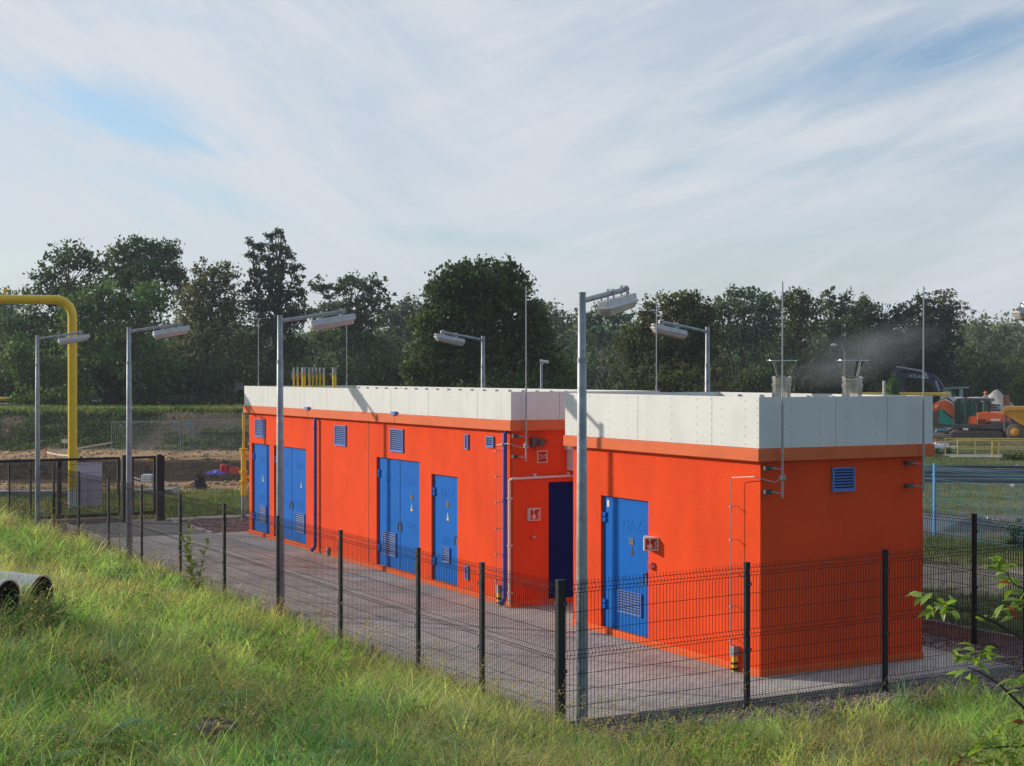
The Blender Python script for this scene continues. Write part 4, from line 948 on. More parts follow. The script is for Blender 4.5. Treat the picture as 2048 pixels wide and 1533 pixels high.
# concrete block with railing
cb = thing('concrete_basin', 'low mossy concrete block carrying a yellow railing, right edge', 'concrete block', (PX(1912, 77), 77, -.25))
m = MB(); m.box(0, 0, 0, 6.2, 2.6, PZ(914, 77)+.25); m.build('block', mat('mossy_concrete', (.46, .41, .32), .95, var=.3, vscale=1.5, bump=.5, bscale=6, dirt=((.10, .11, .05), 1.2, .6)), cb, bevel=.04)
rl = thing('railing', 'yellow tubular railing on the concrete block', 'railing', (PX(1917, 77), 77.2, PZ(915, 77)))
H_ = .83; m = MB()
for (a, b) in (((0, 0), (6, -.6)), ((0, 2.2), (6, 1.9))):
    for z in (H_, H_*.48): m.tube([(a[0], a[1], z), (b[0], b[1], z)], .03, 8)
m.build('handrail', M_RAIL, rl, smooth=True)
for x, y in ((.02, 0), (1.72, -.15), (3.4, -.3), (5.1, -.45), (1.55, 2.15), (2.75, 2.1), (4.4, 2.0), (.02, 2.2)):
    m = MB(); m.tube([(x, y, 0), (x, y, H_)], .032, 8); m.build('post', M_RAIL, rl, smooth=True)
# white sacks
for i, (px, py, Y, rx, rz) in enumerate(((1870, 892, 84, .35, .30), (1888, 893, 84.4, .45, .32), (1905, 897, 84, .4, .28), (1920, 902, 83.5, .35, .2), (1930, 906, 83, .25, .12))):
    lump('rubble_sack', px, py+6, Y, rx, .4, rz, M_WHITE, ['white plastic sack nearest the orange hut in the heap of sacks', 'second white sack from the orange hut', 'middle white sack of the heap, the most crumpled', 'fourth white sack, beside the yellow railing', 'small flat white sack at the railing end of the heap'][i], 'sack', 30+i, amp=.5, group='white sacks beyond the hut')
m = MB(); m.prism([(PX(1871, 79), PZ(925, 79)), (PX(1908, 79), PZ(925, 79)), (PX(1905, 79), PZ(917, 79)), (PX(1880, 79), PZ(916, 79))], 78.5, 79.5); tag(m.build('debris_pile', M_DGREY), 'dark heap of boards left of the concrete block', 'debris')

def Q(px, py, Y): return (PX(px, Y), PZ(py, Y))
def qpoly(pts, Y): return [Q(a, b, Y) for a, b in pts]
# --- orange excavator
YE = 100
ex = thing('excavator', 'orange tracked excavator with black cab frame, right background', 'excavator', (0, 0, 0))
def part(root, name, pts, Y0, Y1, m_, Yr=None, bev=.03):
    m = MB(); m.prism(qpoly(pts, Yr or YE), Y0, Y1); o = m.build(name, m_, root, bevel=bev); return o
def turn(root, px, Y, ang, sx):
    p = Vector((PX(px, Y), Y, 0)); M = Matrix.Translation(p) @ Matrix.Rotation(R(ang), 4, 'Z') @ Matrix.Diagonal((sx, 1, 1, 1)) @ Matrix.Translation(-p); root.matrix_world = M
turn(ex, 1935, 99.5, -27, 1.12); turn_list = 0
for y0, y1 in ((98.4, 98.85), (100.4, 100.85)):
    tr = part(ex, 'track', [(1912, 877), (1988, 877), (1996, 872), (1997, 864), (1990, 858), (1915, 858), (1905, 864), (1905, 873)], y0, y1, M_RUB, bev=.08)
    m = MB()
    for px in (1913, 1925, 1937, 1949, 1961, 1973, 1987): x, z = Q(px, 869, YE); m.tube([(x, y0-.03, z), (x, y0+.05, z)], .19, 12)
    m.build('roller', M_DGREY, tr, smooth=True)
part(ex, 'undercarriage', [(1890, 868), (1975, 868), (1975, 858), (1905, 856)], 98.9, 100.35, M_DGREY)
part(ex, 'dozer_blade', [(1860, 876), (1905, 877), (1905, 872), (1866, 871)], 98.4, 100.9, M_RUB)
part(ex, 'chassis', [(1911, 848), (1911, 856), (1996, 857), (2001, 853), (2001, 843), (1985, 843), (1966, 848)], 98.3, 100.9, M_DGREY)
bd_ = part(ex, 'engine_hood', [(1952, 848), (1964, 849), (1971, 843), (1998, 844), (1999, 828), (1994, 825), (1970, 823), (1952, 824)], 98.4, 100.8, M_ORM, bev=.06)
m = MB(); x0, z0 = Q(1953, 846, YE); x1, z1 = Q(1969, 837, YE)
for k in range(5): m.box(x0, 98.37, z0+.06*k, x1-.05*k*.3, 98.4, z0+.06*k+.03)
m.build('grille', M_DARK, bd_)
x0, z0 = Q(1976, 840, YE); x1, z1 = Q(1992, 836, YE); m = MB(); m.box(x0, 98.37, z0, x1, 98.395, z1); m.build('name_plate', M_WHITE, bd_)
x0, z0 = Q(1929, 859, YE); x1, z1 = Q(1938, 855, YE); m = MB(); m.box(x0, 98.27, z0, x1, 98.295, z1); m.build('name_plate', M_WHITE, ex)
cab = part(ex, 'cab', [(1913, 847), (1950, 847), (1952, 800), (1947, 797), (1918, 798), (1914, 803)], 98.75, 99.9, M_GLASS, bev=.05)
m = MB()
fr = [(1913, 848), (1913, 803), (1918, 798), (1946, 798), (1951, 804), (1952, 848)]
for y in (98.7, 99.92):
    m.tube([(Q(a, b, YE)[0], y, Q(a, b, YE)[1]) for a, b in fr], .055, 6); xx = PX(1932, YE); m.tube([(xx, y, PZ(799, YE)), (xx, y, PZ(846, YE))], .05, 6)
m.build('cab_frame', M_DARK, cab)
part(cab, 'door_panel', [(1934, 847), (1950, 847), (1950, 832), (1938, 832)], 98.68, 98.74, M_ORM, bev=.01)
part(ex, 'roof', [(1914, 799), (1950, 796), (1971, 797), (1972, 803), (1950, 801)], 98.6, 100.8, M_DGREY)
part(ex, 'rear_window', [(1953, 823), (1970, 822), (1970, 803), (1953, 803)], 98.9, 99.9, M_GLASS)
part(ex, 'rear_pillar', [(1969, 824), (1973, 824), (1972, 800), (1969, 800)], 98.7, 98.85, M_DARK, bev=.01)
bm = part(ex, 'boom', [(1912, 850), (1925, 838), (1910, 818), (1898, 806), (1888, 801), (1878, 803), (1858, 815), (1835, 832), (1835, 846), (1860, 829), (1878, 820), (1886, 819), (1893, 826), (1902, 840)], 100.05, 100.4, M_ORM, bev=.02)
for a in ([(1858, 826), (1866, 822), (1866, 819), (1858, 823)], [(1871, 817), (1877, 813), (1877, 810), (1871, 814)]): part(bm, 'name_plate', a, 100.02, 100.045, M_WHITE, bev=0)
m = MB(); x0, z0 = Q(1903, 838, YE); x1, z1 = Q(1885, 823, YE); m.tube([(x0, 99.98, z0), (x1, 99.98, z1)], .05, 8)
for k in range(3): m.tube([(PX(1880, YE), 99.95-.03*k, PZ(801, YE)), (PX(1890+2*k, YE), 99.95-.03*k, PZ(797-k, YE)), (PX(1905, YE), 99.95-.03*k, PZ(806, YE)), (PX(1914, YE), 99.95-.03*k, PZ(820, YE))], .02, 5)
m.build('hydraulic_hose', M_DARK, bm)
# --- second excavator, dark blue, further back
YB = 120
eb = thing('excavator', 'dark navy excavator with a raised arched boom behind the turquoise toilets', 'excavator', (0, 0, 0)); turn(eb, 1880, 120, -25, 1.10)
bb = part(eb, 'boom', [(1797, 734), (1797, 746), (1803, 754), (1812, 757), (1846, 758), (1858, 763), (1866, 772), (1872, 782), (1876, 794), (1893, 794), (1889, 778), (1879, 760), (1868, 749), (1853, 744), (1840, 747), (1812, 746), (1812, 741), (1802, 733)], 119.8, 120.3, M_NAVY, YB)
bb_l = text_obj('ATLAS', .34, .01, M_WHITE, 'lettering', bb, Matrix(((.985, 0, 0, PX(1838, YB)), (0, 0, -1, 119.77), (-.12, 1, 0, PZ(753.5, YB)), (0, 0, 0, 1))))
m = MB(); x, z = Q(1855, 752, YB); m.add([(x-.12, 119.77, z-.22), (x-.02, 119.77, z-.22), (x+.04, 119.77, z+.28), (x-.03, 119.77, z+.28)], [(0, 1, 2, 3)]); m.add([(x+.06, 119.77, z-.2), (x+.2, 119.77, z-.2), (x+.2, 119.77, z-.08), (x+.06, 119.77, z-.08)], [(0, 1, 2, 3)]); m.add([(x-.2, 119.77, z-.02), (x+.18, 119.77, z+.05), (x+.18, 119.77, z+.1), (x-.2, 119.77, z+.03)], [(0, 1, 2, 3)]); m.build('emblem', M_WHITE, bb)
part(eb, 'stick', [(1803, 750), (1812, 756), (1816, 792), (1810, 792)], 119.9, 120.2, M_NAVY, YB)
m = MB(); m.tube([(PX(1803, YB), 119.7, PZ(734, YB)), (PX(1850, YB), 119.7, PZ(743, YB))], .08, 8); m.build('ram', M_STEEL, eb)
m = MB(); m.tube([(PX(1873, YB), 119.7, PZ(762, YB)), (PX(1880, YB), 119.7, PZ(783, YB))], .08, 8); m.build('ram', M_STEEL, eb)
part(eb, 'bucket', [(1808, 780), (1818, 782), (1816, 800), (1806, 796)], 119.6, 120.5, M_DGREY, YB)
part(eb, 'engine_hood', [(1884, 800), (1884, 786), (1892, 782), (1903, 782), (1905, 800)], 119, 121, M_WHITE, YB)
part(eb, 'cab', [(1900, 800), (1902, 782), (1923, 778), (1924, 800)], 119.2, 120.6, M_GLASS, YB)
part(eb, 'canopy', [(1886, 780), (1895, 775), (1927, 774), (1928, 777), (1905, 779), (1895, 782)], 118.8, 121.2, mat('canopy_grey', (.16, .24, .24), .5), YB)
part(eb, 'rear_pillar', [(1918, 800), (1924, 800), (1924, 778), (1918, 778)], 118.9, 119.15, mat('pale_green', (.30, .38, .33), .6), YB, bev=.01)
part(eb, 'chassis', [(1880, 812), (1880, 799), (1935, 799), (1938, 812)], 118.8, 121.2, M_NAVY, YB)
part(eb, 'track', [(1870, 850), (1945, 850), (1950, 835), (1940, 822), (1875, 822), (1866, 835)], 118.4, 119.1, M_RUB, YB)
# --- turquoise toilets
for i, (a, b, w, lab) in enumerate(((1905, 846, 1.05, 'turquoise portable toilet with a white domed roof, left one behind the orange excavator'), (1948, 842, .9, 'turquoise portable toilet seen through the orange excavator cab'))):
    Yt = 112+i*1.5; x0 = PX(1878 if i == 0 else 1926, Yt); x1 = PX(1926 if i == 0 else 1960, Yt); z0 = PZ(850, Yt); z1 = PZ(806, Yt)
    r = thing('portable_toilet', lab, 'toilet', ((x0+x1)/2, Yt, z0), R(-38), 'portable toilets'); hw = (x1-x0)/2; h = z1-z0
    m = MB(); m.box(-hw, 0, 0, hw, 1.3, h)
    for u in np.linspace(-hw+.15, hw-.15, 7): m.box(u-.04, -.03, .1, u+.04, -.0005, h-.1)
    m.build('wall', M_TEAL, r, bevel=.03); m = MB(); n = 10
    vs = [(-hw-.05+.0, y, h+.001+(.42)*math.sin(math.pi*(.15+.7*k/n))-.42*math.sin(math.pi*.15)) for y in (-.1, 1.4) for k in range(0)]
    poly = [(-hw*1.05*math.cos(math.pi*k/n), h+.002+.42*math.sin(math.pi*k/n)) for k in range(n+1)]
    m.prism(poly, -.08, 1.38); m.build('roof', M_WHITE, r, bevel=.02)
# --- dumper
du = thing('dumper', 'yellow site dumper cut by the right edge, muddy wheel with orange hub', 'dumper', (0, 0, 0)); YD = 97; turn(du, 2034, 97, -25, 1.1)
part(du, 'skip', [(2010, 822), (2018, 814), (2090, 811), (2090, 862), (2062, 862), (2048, 852), (2030, 838)], 96.2, 98.4, M_YLM, YD, .04)
part(du, 'skip_rim', [(2010, 822), (2014, 829), (2022, 821), (2090, 819), (2090, 811), (2018, 814)], 96.1, 96.195, M_YLM, YD, .02)
part(du, 'tailboard', [(2012, 812), (2018, 812), (2016, 791), (2012, 792)], 96.3, 98.3, M_RUST, YD)
part(du, 'chassis', [(2020, 866), (2090, 866), (2090, 850), (2040, 850)], 96.7, 98.0, M_DGREY, YD)
for y0 in (96.0, 98.1):
    wh = MB(); c = Vector((PX(2034, YD), y0, PZ(863, YD)))
    wh.tube([c+Vector((0, .0, 0)), c+Vector((0, .05, 0)), c+Vector((0, .35, 0)), c+Vector((0, .4, 0))], [.42, .50, .50, .42], 28)
    for k in range(20):
        a = 2*math.pi*k/20; p = c+Vector((math.cos(a)*.51, .2, math.sin(a)*.51)); wh.box(p.x-.03, y0+.04, p.z-.03, p.x+.03, y0+.36, p.z+.03)
    wo = wh.build('wheel', M_RUB, du, smooth=True)
    m = MB(); m.tube([c+Vector((0, -.01, 0)), c+Vector((0, -.005, 0))], [.24, .25], 20); m.tube([c+Vector((0, -.05, 0)), c+Vector((0, -.011, 0))], [.10, .12], 12); m.build('hub', M_YLM, wo, smooth=True)
part(ex, 'beam', [(1998, 860), (1999, 790+38), (2000, 828), (2001, 860)], 98.2, 98.28, M_GALV, bev=0)
m = MB(); m.tube([(PX(1868, 98), 97.8, PZ(877, 98)), (PX(2060, 96), 96, PZ(876, 96))], .04, 6); tag(m.build('plank', M_RUST), 'long brown plank on the ground before the excavator', 'plank')
m = MB(); m.tube([(PX(1872, 104), 104, PZ(862, 104)), (PX(1912, 104), 104.2, PZ(863, 104))], .12, 8); tag(m.build('blue_pipe', mat('faded_blue', (.07, .22, .34), .5), smooth=True), 'blue pipe lying left of the excavator tracks', 'pipe')
# spoil heap, dark stack, person
def heap():
    n_ = 44; xs = np.linspace(-3.2, 3.2, n_); X_, Y_ = np.meshgrid(xs, xs); x = X_.ravel(); y = Y_.ravel(); cx, cy = PX(1993, 114), 114
    r = np.sqrt((x/2.7)**2+(y/2.9)**2)+.18*(fbm(x+50, y+50, 1.4, 17)-.5); z = PZ(852, 114)-.1+2.75*np.clip(1-r, 0, 1)**.85+.35*(fbm(x+20, y+20, .6, 18)-.5)*(r < 1)-.15*(r > 1)
    ii = (np.arange(n_-1)[:, None]*n_+np.arange(n_-1)[None, :]).ravel()
    o = fast_mesh('spoil_heap', np.stack([x+cx, y+cy, z], 1), np.stack([ii, ii+1, ii+n_+1, ii+n_], 1).ravel(), 4, M_SPOIL, None, smooth=True); tag(o, 'grey brown heap of excavated earth behind the excavator', 'heap')
heap()
m = MB()
for k in range(5): m.box(PX(1974, 108), 107.5, PZ(832, 108)+.17*k, PX(1996, 108)-.1*(k % 2), 108.6, PZ(832, 108)+.17*k+.12)
tag(m.build('pallet_stack', M_DGREY), 'dark stack of pallets right of the orange excavator cab', 'stack')
lump('grey_tarpaulin', 2008, 846, 110, 1.6, .8, .75, M_GPIPE, 'bluish grey tarpaulin heap between the excavator and the dumper', 'tarpaulin', 44, n=24, amp=.35)
def person():
    Y = 107.0; k = 1.0
    r = thing('person', 'worker in an orange helmet and pale jacket behind the excavator roof', 'person', (PX(1971, Y), Y, PZ(784, Y)-1.78))
    me = bpy.data.meshes.new('body')
    J = [(0,0,.93),(0,0,1.12),(0,0,1.36),(0,.0,1.50),(0,-.02,1.60),(0,-.02,1.70), (.18,0,1.40),(.30,-.12,1.18),(.18,-.32,1.10), (-.18,0,1.40),(-.30,-.08,1.15),(-.30,-.28,1.00), (.10,0,.88),(.11,-.03,.48),(.11,.02,.07),(.11,-.13,.03), (-.10,0,.88),(-.12,-.05,.48),(-.12,.02,.07),(-.12,-.13,.03)]
    E_ = [(0,1),(1,2),(2,3),(3,4),(4,5),(2,6),(6,7),(7,8),(2,9),(9,10),(10,11),(0,12),(12,13),(13,14),(14,15),(0,16),(16,17),(17,18),(18,19)]
    rad = [.15,.15,.17,.065,.09,.08,.075,.055,.04,.075,.055,.04,.10,.075,.05,.045,.10,.075,.05,.045]
    me.from_pydata(J, E_, []); o = bpy.data.objects.new('body', me); COL.objects.link(o); o.parent = r
    md = o.modifiers.new('skin', 'SKIN'); 
    for i, rr in enumerate(rad): me.skin_vertices[0].data[i].radius = (rr, rr*.8)
    me.skin_vertices[0].data[0].use_root = True
    o.modifiers.new('sub', 'SUBSURF').levels = 1; me.materials.append(M_CLOTH)
    m = MB(); m.lathe((0, -.02, 1.60), [(.02, -.01), (.075, .0), (.095, .08), (.09, .14)], 14); m.build('face', M_SKIN, r, smooth=True)
    m = MB(); m.lathe((0, -.02, 1.68), [(.16, 0), (.16, .012), (.125, .015), (.12, .07), (.08, .12), (.02, .14)], 16); m.build('helmet', M_HELM, r, smooth=True)
try: person()
except Exception as e: print('person failed', e)
# far items
fl = thing('street_lamp', 'far curved road lamp above the smoke, behind the right flue', 'street lamp', (PX(1690, 103), 103, 0))
m = MB(); z1 = PZ(706, 103); m.tube([(0, 0, 0), (0, 0, z1), (-.15, 0, z1+.35), (-.45, 0, z1+.5), (-.62, 0, z1+.52)], [.09, .06, .05, .05, .05], 8); m.build('pole', M_CONC, fl, smooth=True)
m = MB(); m.tube([(-.6, 0, z1+.5), (-.75, 0, z1+.53), (-.95, 0, z1+.52)], [.06, .10, .05], 8); m.build('lamp_head', M_WHITE, fl, smooth=True)
ptube('marker_post', [(1768, 830), (1768, 762)], 112, .1, M_WHITE, 'white marker post beyond the parapet of the nearer hut', 'post')
ptube('pipeline', [(1715, 789), (1900, 789)], 113, .13, M_YEL, 'yellow pipeline beyond the parapet, left of the dark excavator', 'pipe')

# ------------------------------------------------------------------ leaves, trees
def quads_cloud(C, size, rng, up_bias=0.0, aspect=.62, droop=0.0):
    """one bent leaf-like quad per centre C (n,3); size (n,)"""
    n = len(C); a = rng.normal(size=(n, 3)); a /= np.linalg.norm(a, axis=1)[:, None]
    b = rng.normal(size=(n, 3)); b[:, 2] += up_bias; b -= (b*a).sum(1)[:, None]*a; b /= np.linalg.norm(b, axis=1)[:, None]
    c = np.cross(a, b); s = size[:, None]
    p0 = C-a*s*.5; p1 = C+b*s*aspect*.5+c*s*.12; p2 = C+a*s*.5; p3 = C-b*s*aspect*.5+c*s*.12
    V = np.stack([p0, p1, p2, p3], 1).reshape(-1, 3); F = np.arange(4*n)
    return V, F
def crown_points(lobes, leaf, dens, rng, clump=.55, shell=.45):
    """lobes: (x,y,z,rx,ry,rz,w) -> leaf centres grouped in clumps, with tint factor"""
    P = []; T = []
    for (x, y, z, rx, ry, rz, w) in lobes:
        area = math.pi*rx*rz; n = int(area*dens*w*4.6/(leaf*leaf))
        k = max(8, int(n/17)); d = rng.normal(size=(k, 3)); d /= np.linalg.norm(d, axis=1)[:, None]
        r = rng.random(k)**shell*rng.uniform(.78, 1.20, k)
        cc = np.array([x, y, z])+d*r[:, None]*np.array([rx, ry, rz])
        cs = clump*rng.uniform(.5, 1.25, k)*min(1, .35+min(rx, rz)/2.2)
        tint = rng.normal(1, .30, k).clip(.4, 1.8)
        idx = rng.integers(0, k, n); off = rng.normal(size=(n, 3))*.62
        off[:, 2] *= .72
        P.append(cc[idx]+off*cs[idx][:, None]); T.append(tint[idx]*rng.normal(1, .20, n).clip(.45, 1.7))
    return np.concatenate(P), np.concatenate(T)
def limb(mb, a, b, r0, r1, rng, wob=.12, n=5):
    a = Vector(a); b = Vector(b); L_ = (b-a).length; pts = []
    for i in range(n+1):
        f = i/n; p = a.lerp(b, f)
        if 0 < i < n: p += Vector(rng.normal(size=3)*wob*L_*.25)
        p.z += math.sin(f*math.pi)*L_*.05; pts.append(p)
    mb.tube(pts, [r0+(r1-r0)*i/n for i in range(n+1)], 7, cap=False)
    return pts
def tree(name, label, base_px, Y, lobes_px, tone, leaf=.26, dens=2.6, zb=0.0, depth=.8, trunk_r=.22, seed=1, cat='tree', group='trees behind the site', clump=.55, extra_trunks=(), shell=.45, twigs=0, bark=None):
    rng = np.random.default_rng(seed); bx = PX(base_px, Y); root = thing(name, label, cat, (bx, Y, zb), 0, group)
    lobes = []; GF = 1.0 if 'pine' in name else 1.12 if cat == 'tree' else 1.0; leaf = leaf*1.0
    for l in lobes_px:
        px, py, rx, rz = l[0], l[1], l[2]*GF, l[3]*GF; w = l[4] if len(l) > 4 else 1.0
        s = Y/FPX; R1, R2 = rx*s, rz*s; dy = rng.uniform(-1, 1)*R1*.7*depth
        lobes.append((PX(px, Y)-bx, dy, PZ(py, Y)-zb, R1, max(R1, R2)*depth, R2, w))
    P, T = crown_points(lobes, leaf, dens, rng, clump, shell)
    keep = P[:, 2] > .1; P = P[keep]; T = T[keep]
    V, F = quads_cloud(P, leaf*rng.uniform(.65, 1.35, len(P)), rng)
    base = np.array(tone)
    hue = rng.random(len(P)); C = base[None, :]*T[:, None]
    wn = vnoise(P[:, 0]+seed*9, P[:, 2], 1.7, seed)
    C = C*(1+ (wn[:, None]-.5)*np.array([.55, .25, .1])); C[hue > .93] *= np.array([1.7, 1.25, .9])
    fast_mesh('crown', V, F, 4, M_LEAF, np.repeat(C, 4, axis=0).clip(0.003, 1), root)
    mb = MB(); top = max(lobes, key=lambda q: q[2]); mid = sum(q[2] for q in lobes)/len(lobes)
    tp = limb(mb, (0, 0, -.3), (top[0]*.6, top[1]*.6, mid*.9), trunk_r, trunk_r*.5, rng, .05)
    limb(mb, tp[-1], (top[0], top[1], top[2]), trunk_r*.5, .03, rng, .1)
    for q in lobes:
        st = tp[min(len(tp)-1, max(2, int(len(tp)*min(1, q[2]/max(mid, .1))*.75)))]
        e = (q[0], q[1], q[2]+q[5]*.1); pp = limb(mb, st, e, trunk_r*.32, .025, rng, .2)
        for _ in range(3):
            dd = rng.normal(size=3)*np.array([q[3], q[4], q[5]])*.55; limb(mb, pp[3], (q[0]+dd[0], q[1]+dd[1], q[2]+dd[2]), trunk_r*.12, .015, rng, .2, 3)
    for ex_ in extra_trunks:
        x = PX(ex_[0], Y)-bx; limb(mb, (x, rng.uniform(-1, 1), -.3), (x+rng.uniform(-.5, .5), 0, PZ(ex_[1], Y)-zb), trunk_r*.7, .05, rng, .06)
    mb.build('trunk', bark or M_BARK, root, smooth=True)
    return root
G_DARK = (.060, .110, .042); G_MID = (.095, .175, .048); G_LT = (.10, .16, .045); G_BRN = (.115, .125, .045); G_BLU = (.085, .140, .085); G_HAZY = (.14, .19, .115); G_PALE = (.20, .20, .13); G_YEL = (.13, .155, .035)  # hazy and blue tones are paled, distance haze put into the leaf colour
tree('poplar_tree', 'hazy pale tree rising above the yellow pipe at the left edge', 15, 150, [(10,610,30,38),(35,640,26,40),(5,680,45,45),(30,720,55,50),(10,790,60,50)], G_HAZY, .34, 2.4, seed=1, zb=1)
tree('oak_tree', 'loose airy tree above the bend of the tall yellow pipe', 120, 106, [(142,515,34,26,.8),(112,535,30,25,.7),(85,555,26,22,.7),(165,520,28,25,.8),(195,535,26,24,.8),(128,575,48,30,.8),(75,590,30,28,.7),(160,600,50,36),(100,640,55,35,.8),(35,650,42,26,.9),(60,685,55,30),(110,700,60,38)], G_DARK, .25, 2.2, seed=2, zb=1.9, clump=.5)
tree('oak_tree', 'dark dense tree with two round tops left of the first gap in the skyline', 290, 113, [(255,515,36,30),(285,498,34,22),(325,500,34,22),(345,530,22,26,.8),(300,545,60,36),(240,560,40,35),(350,570,30,30,.8)], G_DARK, .27, 2.7, seed=3, zb=1.9, clump=.6)
tree('lime_tree', 'lighter green rounded tree directly right of the tall yellow pipe', 215, 101, [(200,605,50,34),(160,625,38,34),(250,620,50,38),(310,600,40,34),(180,680,70,50),(270,690,80,55),(210,760,85,50),(310,760,60,50)], G_MID, .25, 2.8, seed=4, zb=1.9, clump=.5)
tree('oak_tree', 'low spreading tree at the far left beneath the yellow pipe', 60, 98, [(60,740,50,40),(110,760,55,42),(30,700,32,28,.8),(90,805,60,28),(150,800,50,28)], G_MID, .24, 2.6, seed=5, zb=1.9)
tree('maple_tree', 'brownish green tree with a thin top left of the pine', 415, 108, [(405,542,24,20,.7),(450,548,22,20,.7),(428,565,36,24,.8),(395,600,44,36),(455,610,36,42,.8),(420,660,65,46),(390,730,75,50),(460,740,60,52),(410,795,80,28)], G_BRN, .25, 2.5, seed=6, zb=1.9, clump=.5, trunk_r=.4)
tree('pine_tree', 'tall ragged pine, the highest point of the left tree line', 548, 111,
     [(563,466,15,12,.9),(540,472,13,12,.8),(500,488,13,12,.8),(522,494,20,12),(555,496,28,14),(578,510,18,12,.9),(505,512,14,10,.8),(535,520,34,14),(592,534,17,11,.9),(560,542,40,15),(515,548,22,12,.8),(598,560,14,12,.8),(545,568,52,18),(495,582,18,12,.8),(580,590,46,20),(525,606,50,26),(590,632,42,28),(540,655,62,38),(500,700,45,40),(575,710,60,42),(540,760,85,40)],
     (.052, .086, .046), .21, 2.9, seed=7, zb=1.9, clump=.36, shell=.6, trunk_r=.3)
tree('locust_tree', 'feathery layered tree right of the pine with flat tiers', 700, 122, [(640,572,26,14,.8),(668,585,30,14,.8),(700,560,28,13,.8),(722,575,34,14),(752,562,22,13,.8),(768,590,20,10,.7),(745,606,36,13),(782,612,13,8,.7),(690,615,46,18),(650,630,40,22),(720,640,44,22),(680,680,60,36),(740,690,44,36),(700,745,80,40)], (.080, .130, .066), .30, 2.7, seed=8, zb=1.0, clump=.45)
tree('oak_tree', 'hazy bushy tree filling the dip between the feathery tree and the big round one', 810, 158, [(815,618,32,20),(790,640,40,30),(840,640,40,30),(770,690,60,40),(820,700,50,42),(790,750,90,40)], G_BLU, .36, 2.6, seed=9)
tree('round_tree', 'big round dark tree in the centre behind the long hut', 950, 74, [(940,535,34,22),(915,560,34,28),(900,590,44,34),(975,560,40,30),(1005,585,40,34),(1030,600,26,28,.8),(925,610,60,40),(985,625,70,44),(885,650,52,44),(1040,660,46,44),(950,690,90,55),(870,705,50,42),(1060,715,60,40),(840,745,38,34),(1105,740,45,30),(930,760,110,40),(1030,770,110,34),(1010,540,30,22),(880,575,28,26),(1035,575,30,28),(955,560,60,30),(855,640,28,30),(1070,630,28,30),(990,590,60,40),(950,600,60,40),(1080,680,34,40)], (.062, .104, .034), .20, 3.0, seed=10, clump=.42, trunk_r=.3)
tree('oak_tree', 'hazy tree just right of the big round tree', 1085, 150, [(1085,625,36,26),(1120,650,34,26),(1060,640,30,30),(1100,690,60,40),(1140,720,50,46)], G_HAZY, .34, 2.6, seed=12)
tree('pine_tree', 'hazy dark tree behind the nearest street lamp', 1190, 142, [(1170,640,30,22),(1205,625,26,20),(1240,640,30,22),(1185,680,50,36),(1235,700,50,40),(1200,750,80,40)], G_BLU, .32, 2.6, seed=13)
tree('plum_tree', 'dark brownish round tree behind the lamp at the gap of the huts', 1340, 86, [(1378,598,30,20,.8),(1345,612,34,24,.9),(1300,615,16,26,.7),(1395,622,34,30),(1300,650,38,30),(1355,655,60,38),(1268,690,36,36),(1410,670,30,42),(1330,700,80,44),(1275,745,50,34),(1395,725,48,44),(1340,760,110,34)], (.095, .108, .042), .20, 2.9, seed=14, clump=.4)
tree('ash_tree', 'dark bluish tree with several trunks right of the brownish one', 1480, 118, [(1490,590,34,20,.9),(1455,605,26,20,.8),(1525,605,26,22,.8),(1430,625,26,24,.8),(1490,625,56,26),(1535,645,26,30,.8),(1450,665,44,34),(1505,680,44,34,.9),(1480,720,66,28,.5),(1440,760,70,20,.7)], G_BLU, .26, 2.3, seed=15, clump=.5, extra_trunks=[(1440,640),(1456,620),(1500,630),(1520,650),(1470,640)], trunk_r=.22)
tree('lime_tree', 'lighter yellow green tree behind the left flue and its rod', 1590, 122, [(1588,592,26,18,.8),(1612,610,24,20,.8),(1570,612,26,22),(1600,640,42,30),(1580,690,46,38),(1605,740,40,36)], (.075, .10, .04), .28, 2.4, seed=16, clump=.5)
tree('alder_tree', 'tree with two slender tops between the flues', 1675, 124, [(1660,588,14,16,.8),(1690,596,15,15,.8),(1658,612,24,20,.8),(1695,620,24,20,.9),(1670,650,46,26),(1690,690,60,36),(1660,740,60,40)], G_BLU, .27, 2.3, seed=17, clump=.45)
tree('oak_tree', 'dark tree above the right flue', 1740, 127, [(1728,612,24,18),(1750,630,30,22),(1715,640,30,26),(1790,640,26,18,.8),(1765,660,46,30),(1730,700,60,40),(1790,710,40,40)], G_DARK, .28, 2.5, seed=18)
tree('oak_tree', 'dark tree behind the right lightning rod of the nearer hut', 1850, 125, [(1845,610,32,20,.9),(1815,630,28,22),(1870,640,38,30),(1835,670,50,38),(1880,690,40,40),(1860,740,60,38)], (.032, .050, .026), .27, 2.5, seed=19)
tree('birch_tree', 'pale airy tree with thin leafage right of the right lightning rod', 1890, 134, [(1885,588,28,13,.6),(1905,605,26,16,.6),(1925,628,16,18,.5),(1880,615,28,20,.6),(1918,655,22,14,.45),(1895,645,34,20,.6)], G_PALE, .22, 1.9, seed=20, clump=.35, trunk_r=.15)
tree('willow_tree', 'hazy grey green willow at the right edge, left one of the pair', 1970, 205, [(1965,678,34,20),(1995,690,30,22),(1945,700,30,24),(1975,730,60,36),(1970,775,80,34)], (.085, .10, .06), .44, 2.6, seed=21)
tree('willow_tree', 'hazy grey green willow cut by the right edge of the photo', 2045, 210, [(2025,690,26,18),(2055,682,30,20),(2035,720,50,34),(2060,770,80,36),(2010,760,40,40)], (.085, .10, .06), .44, 2.6, seed=22)
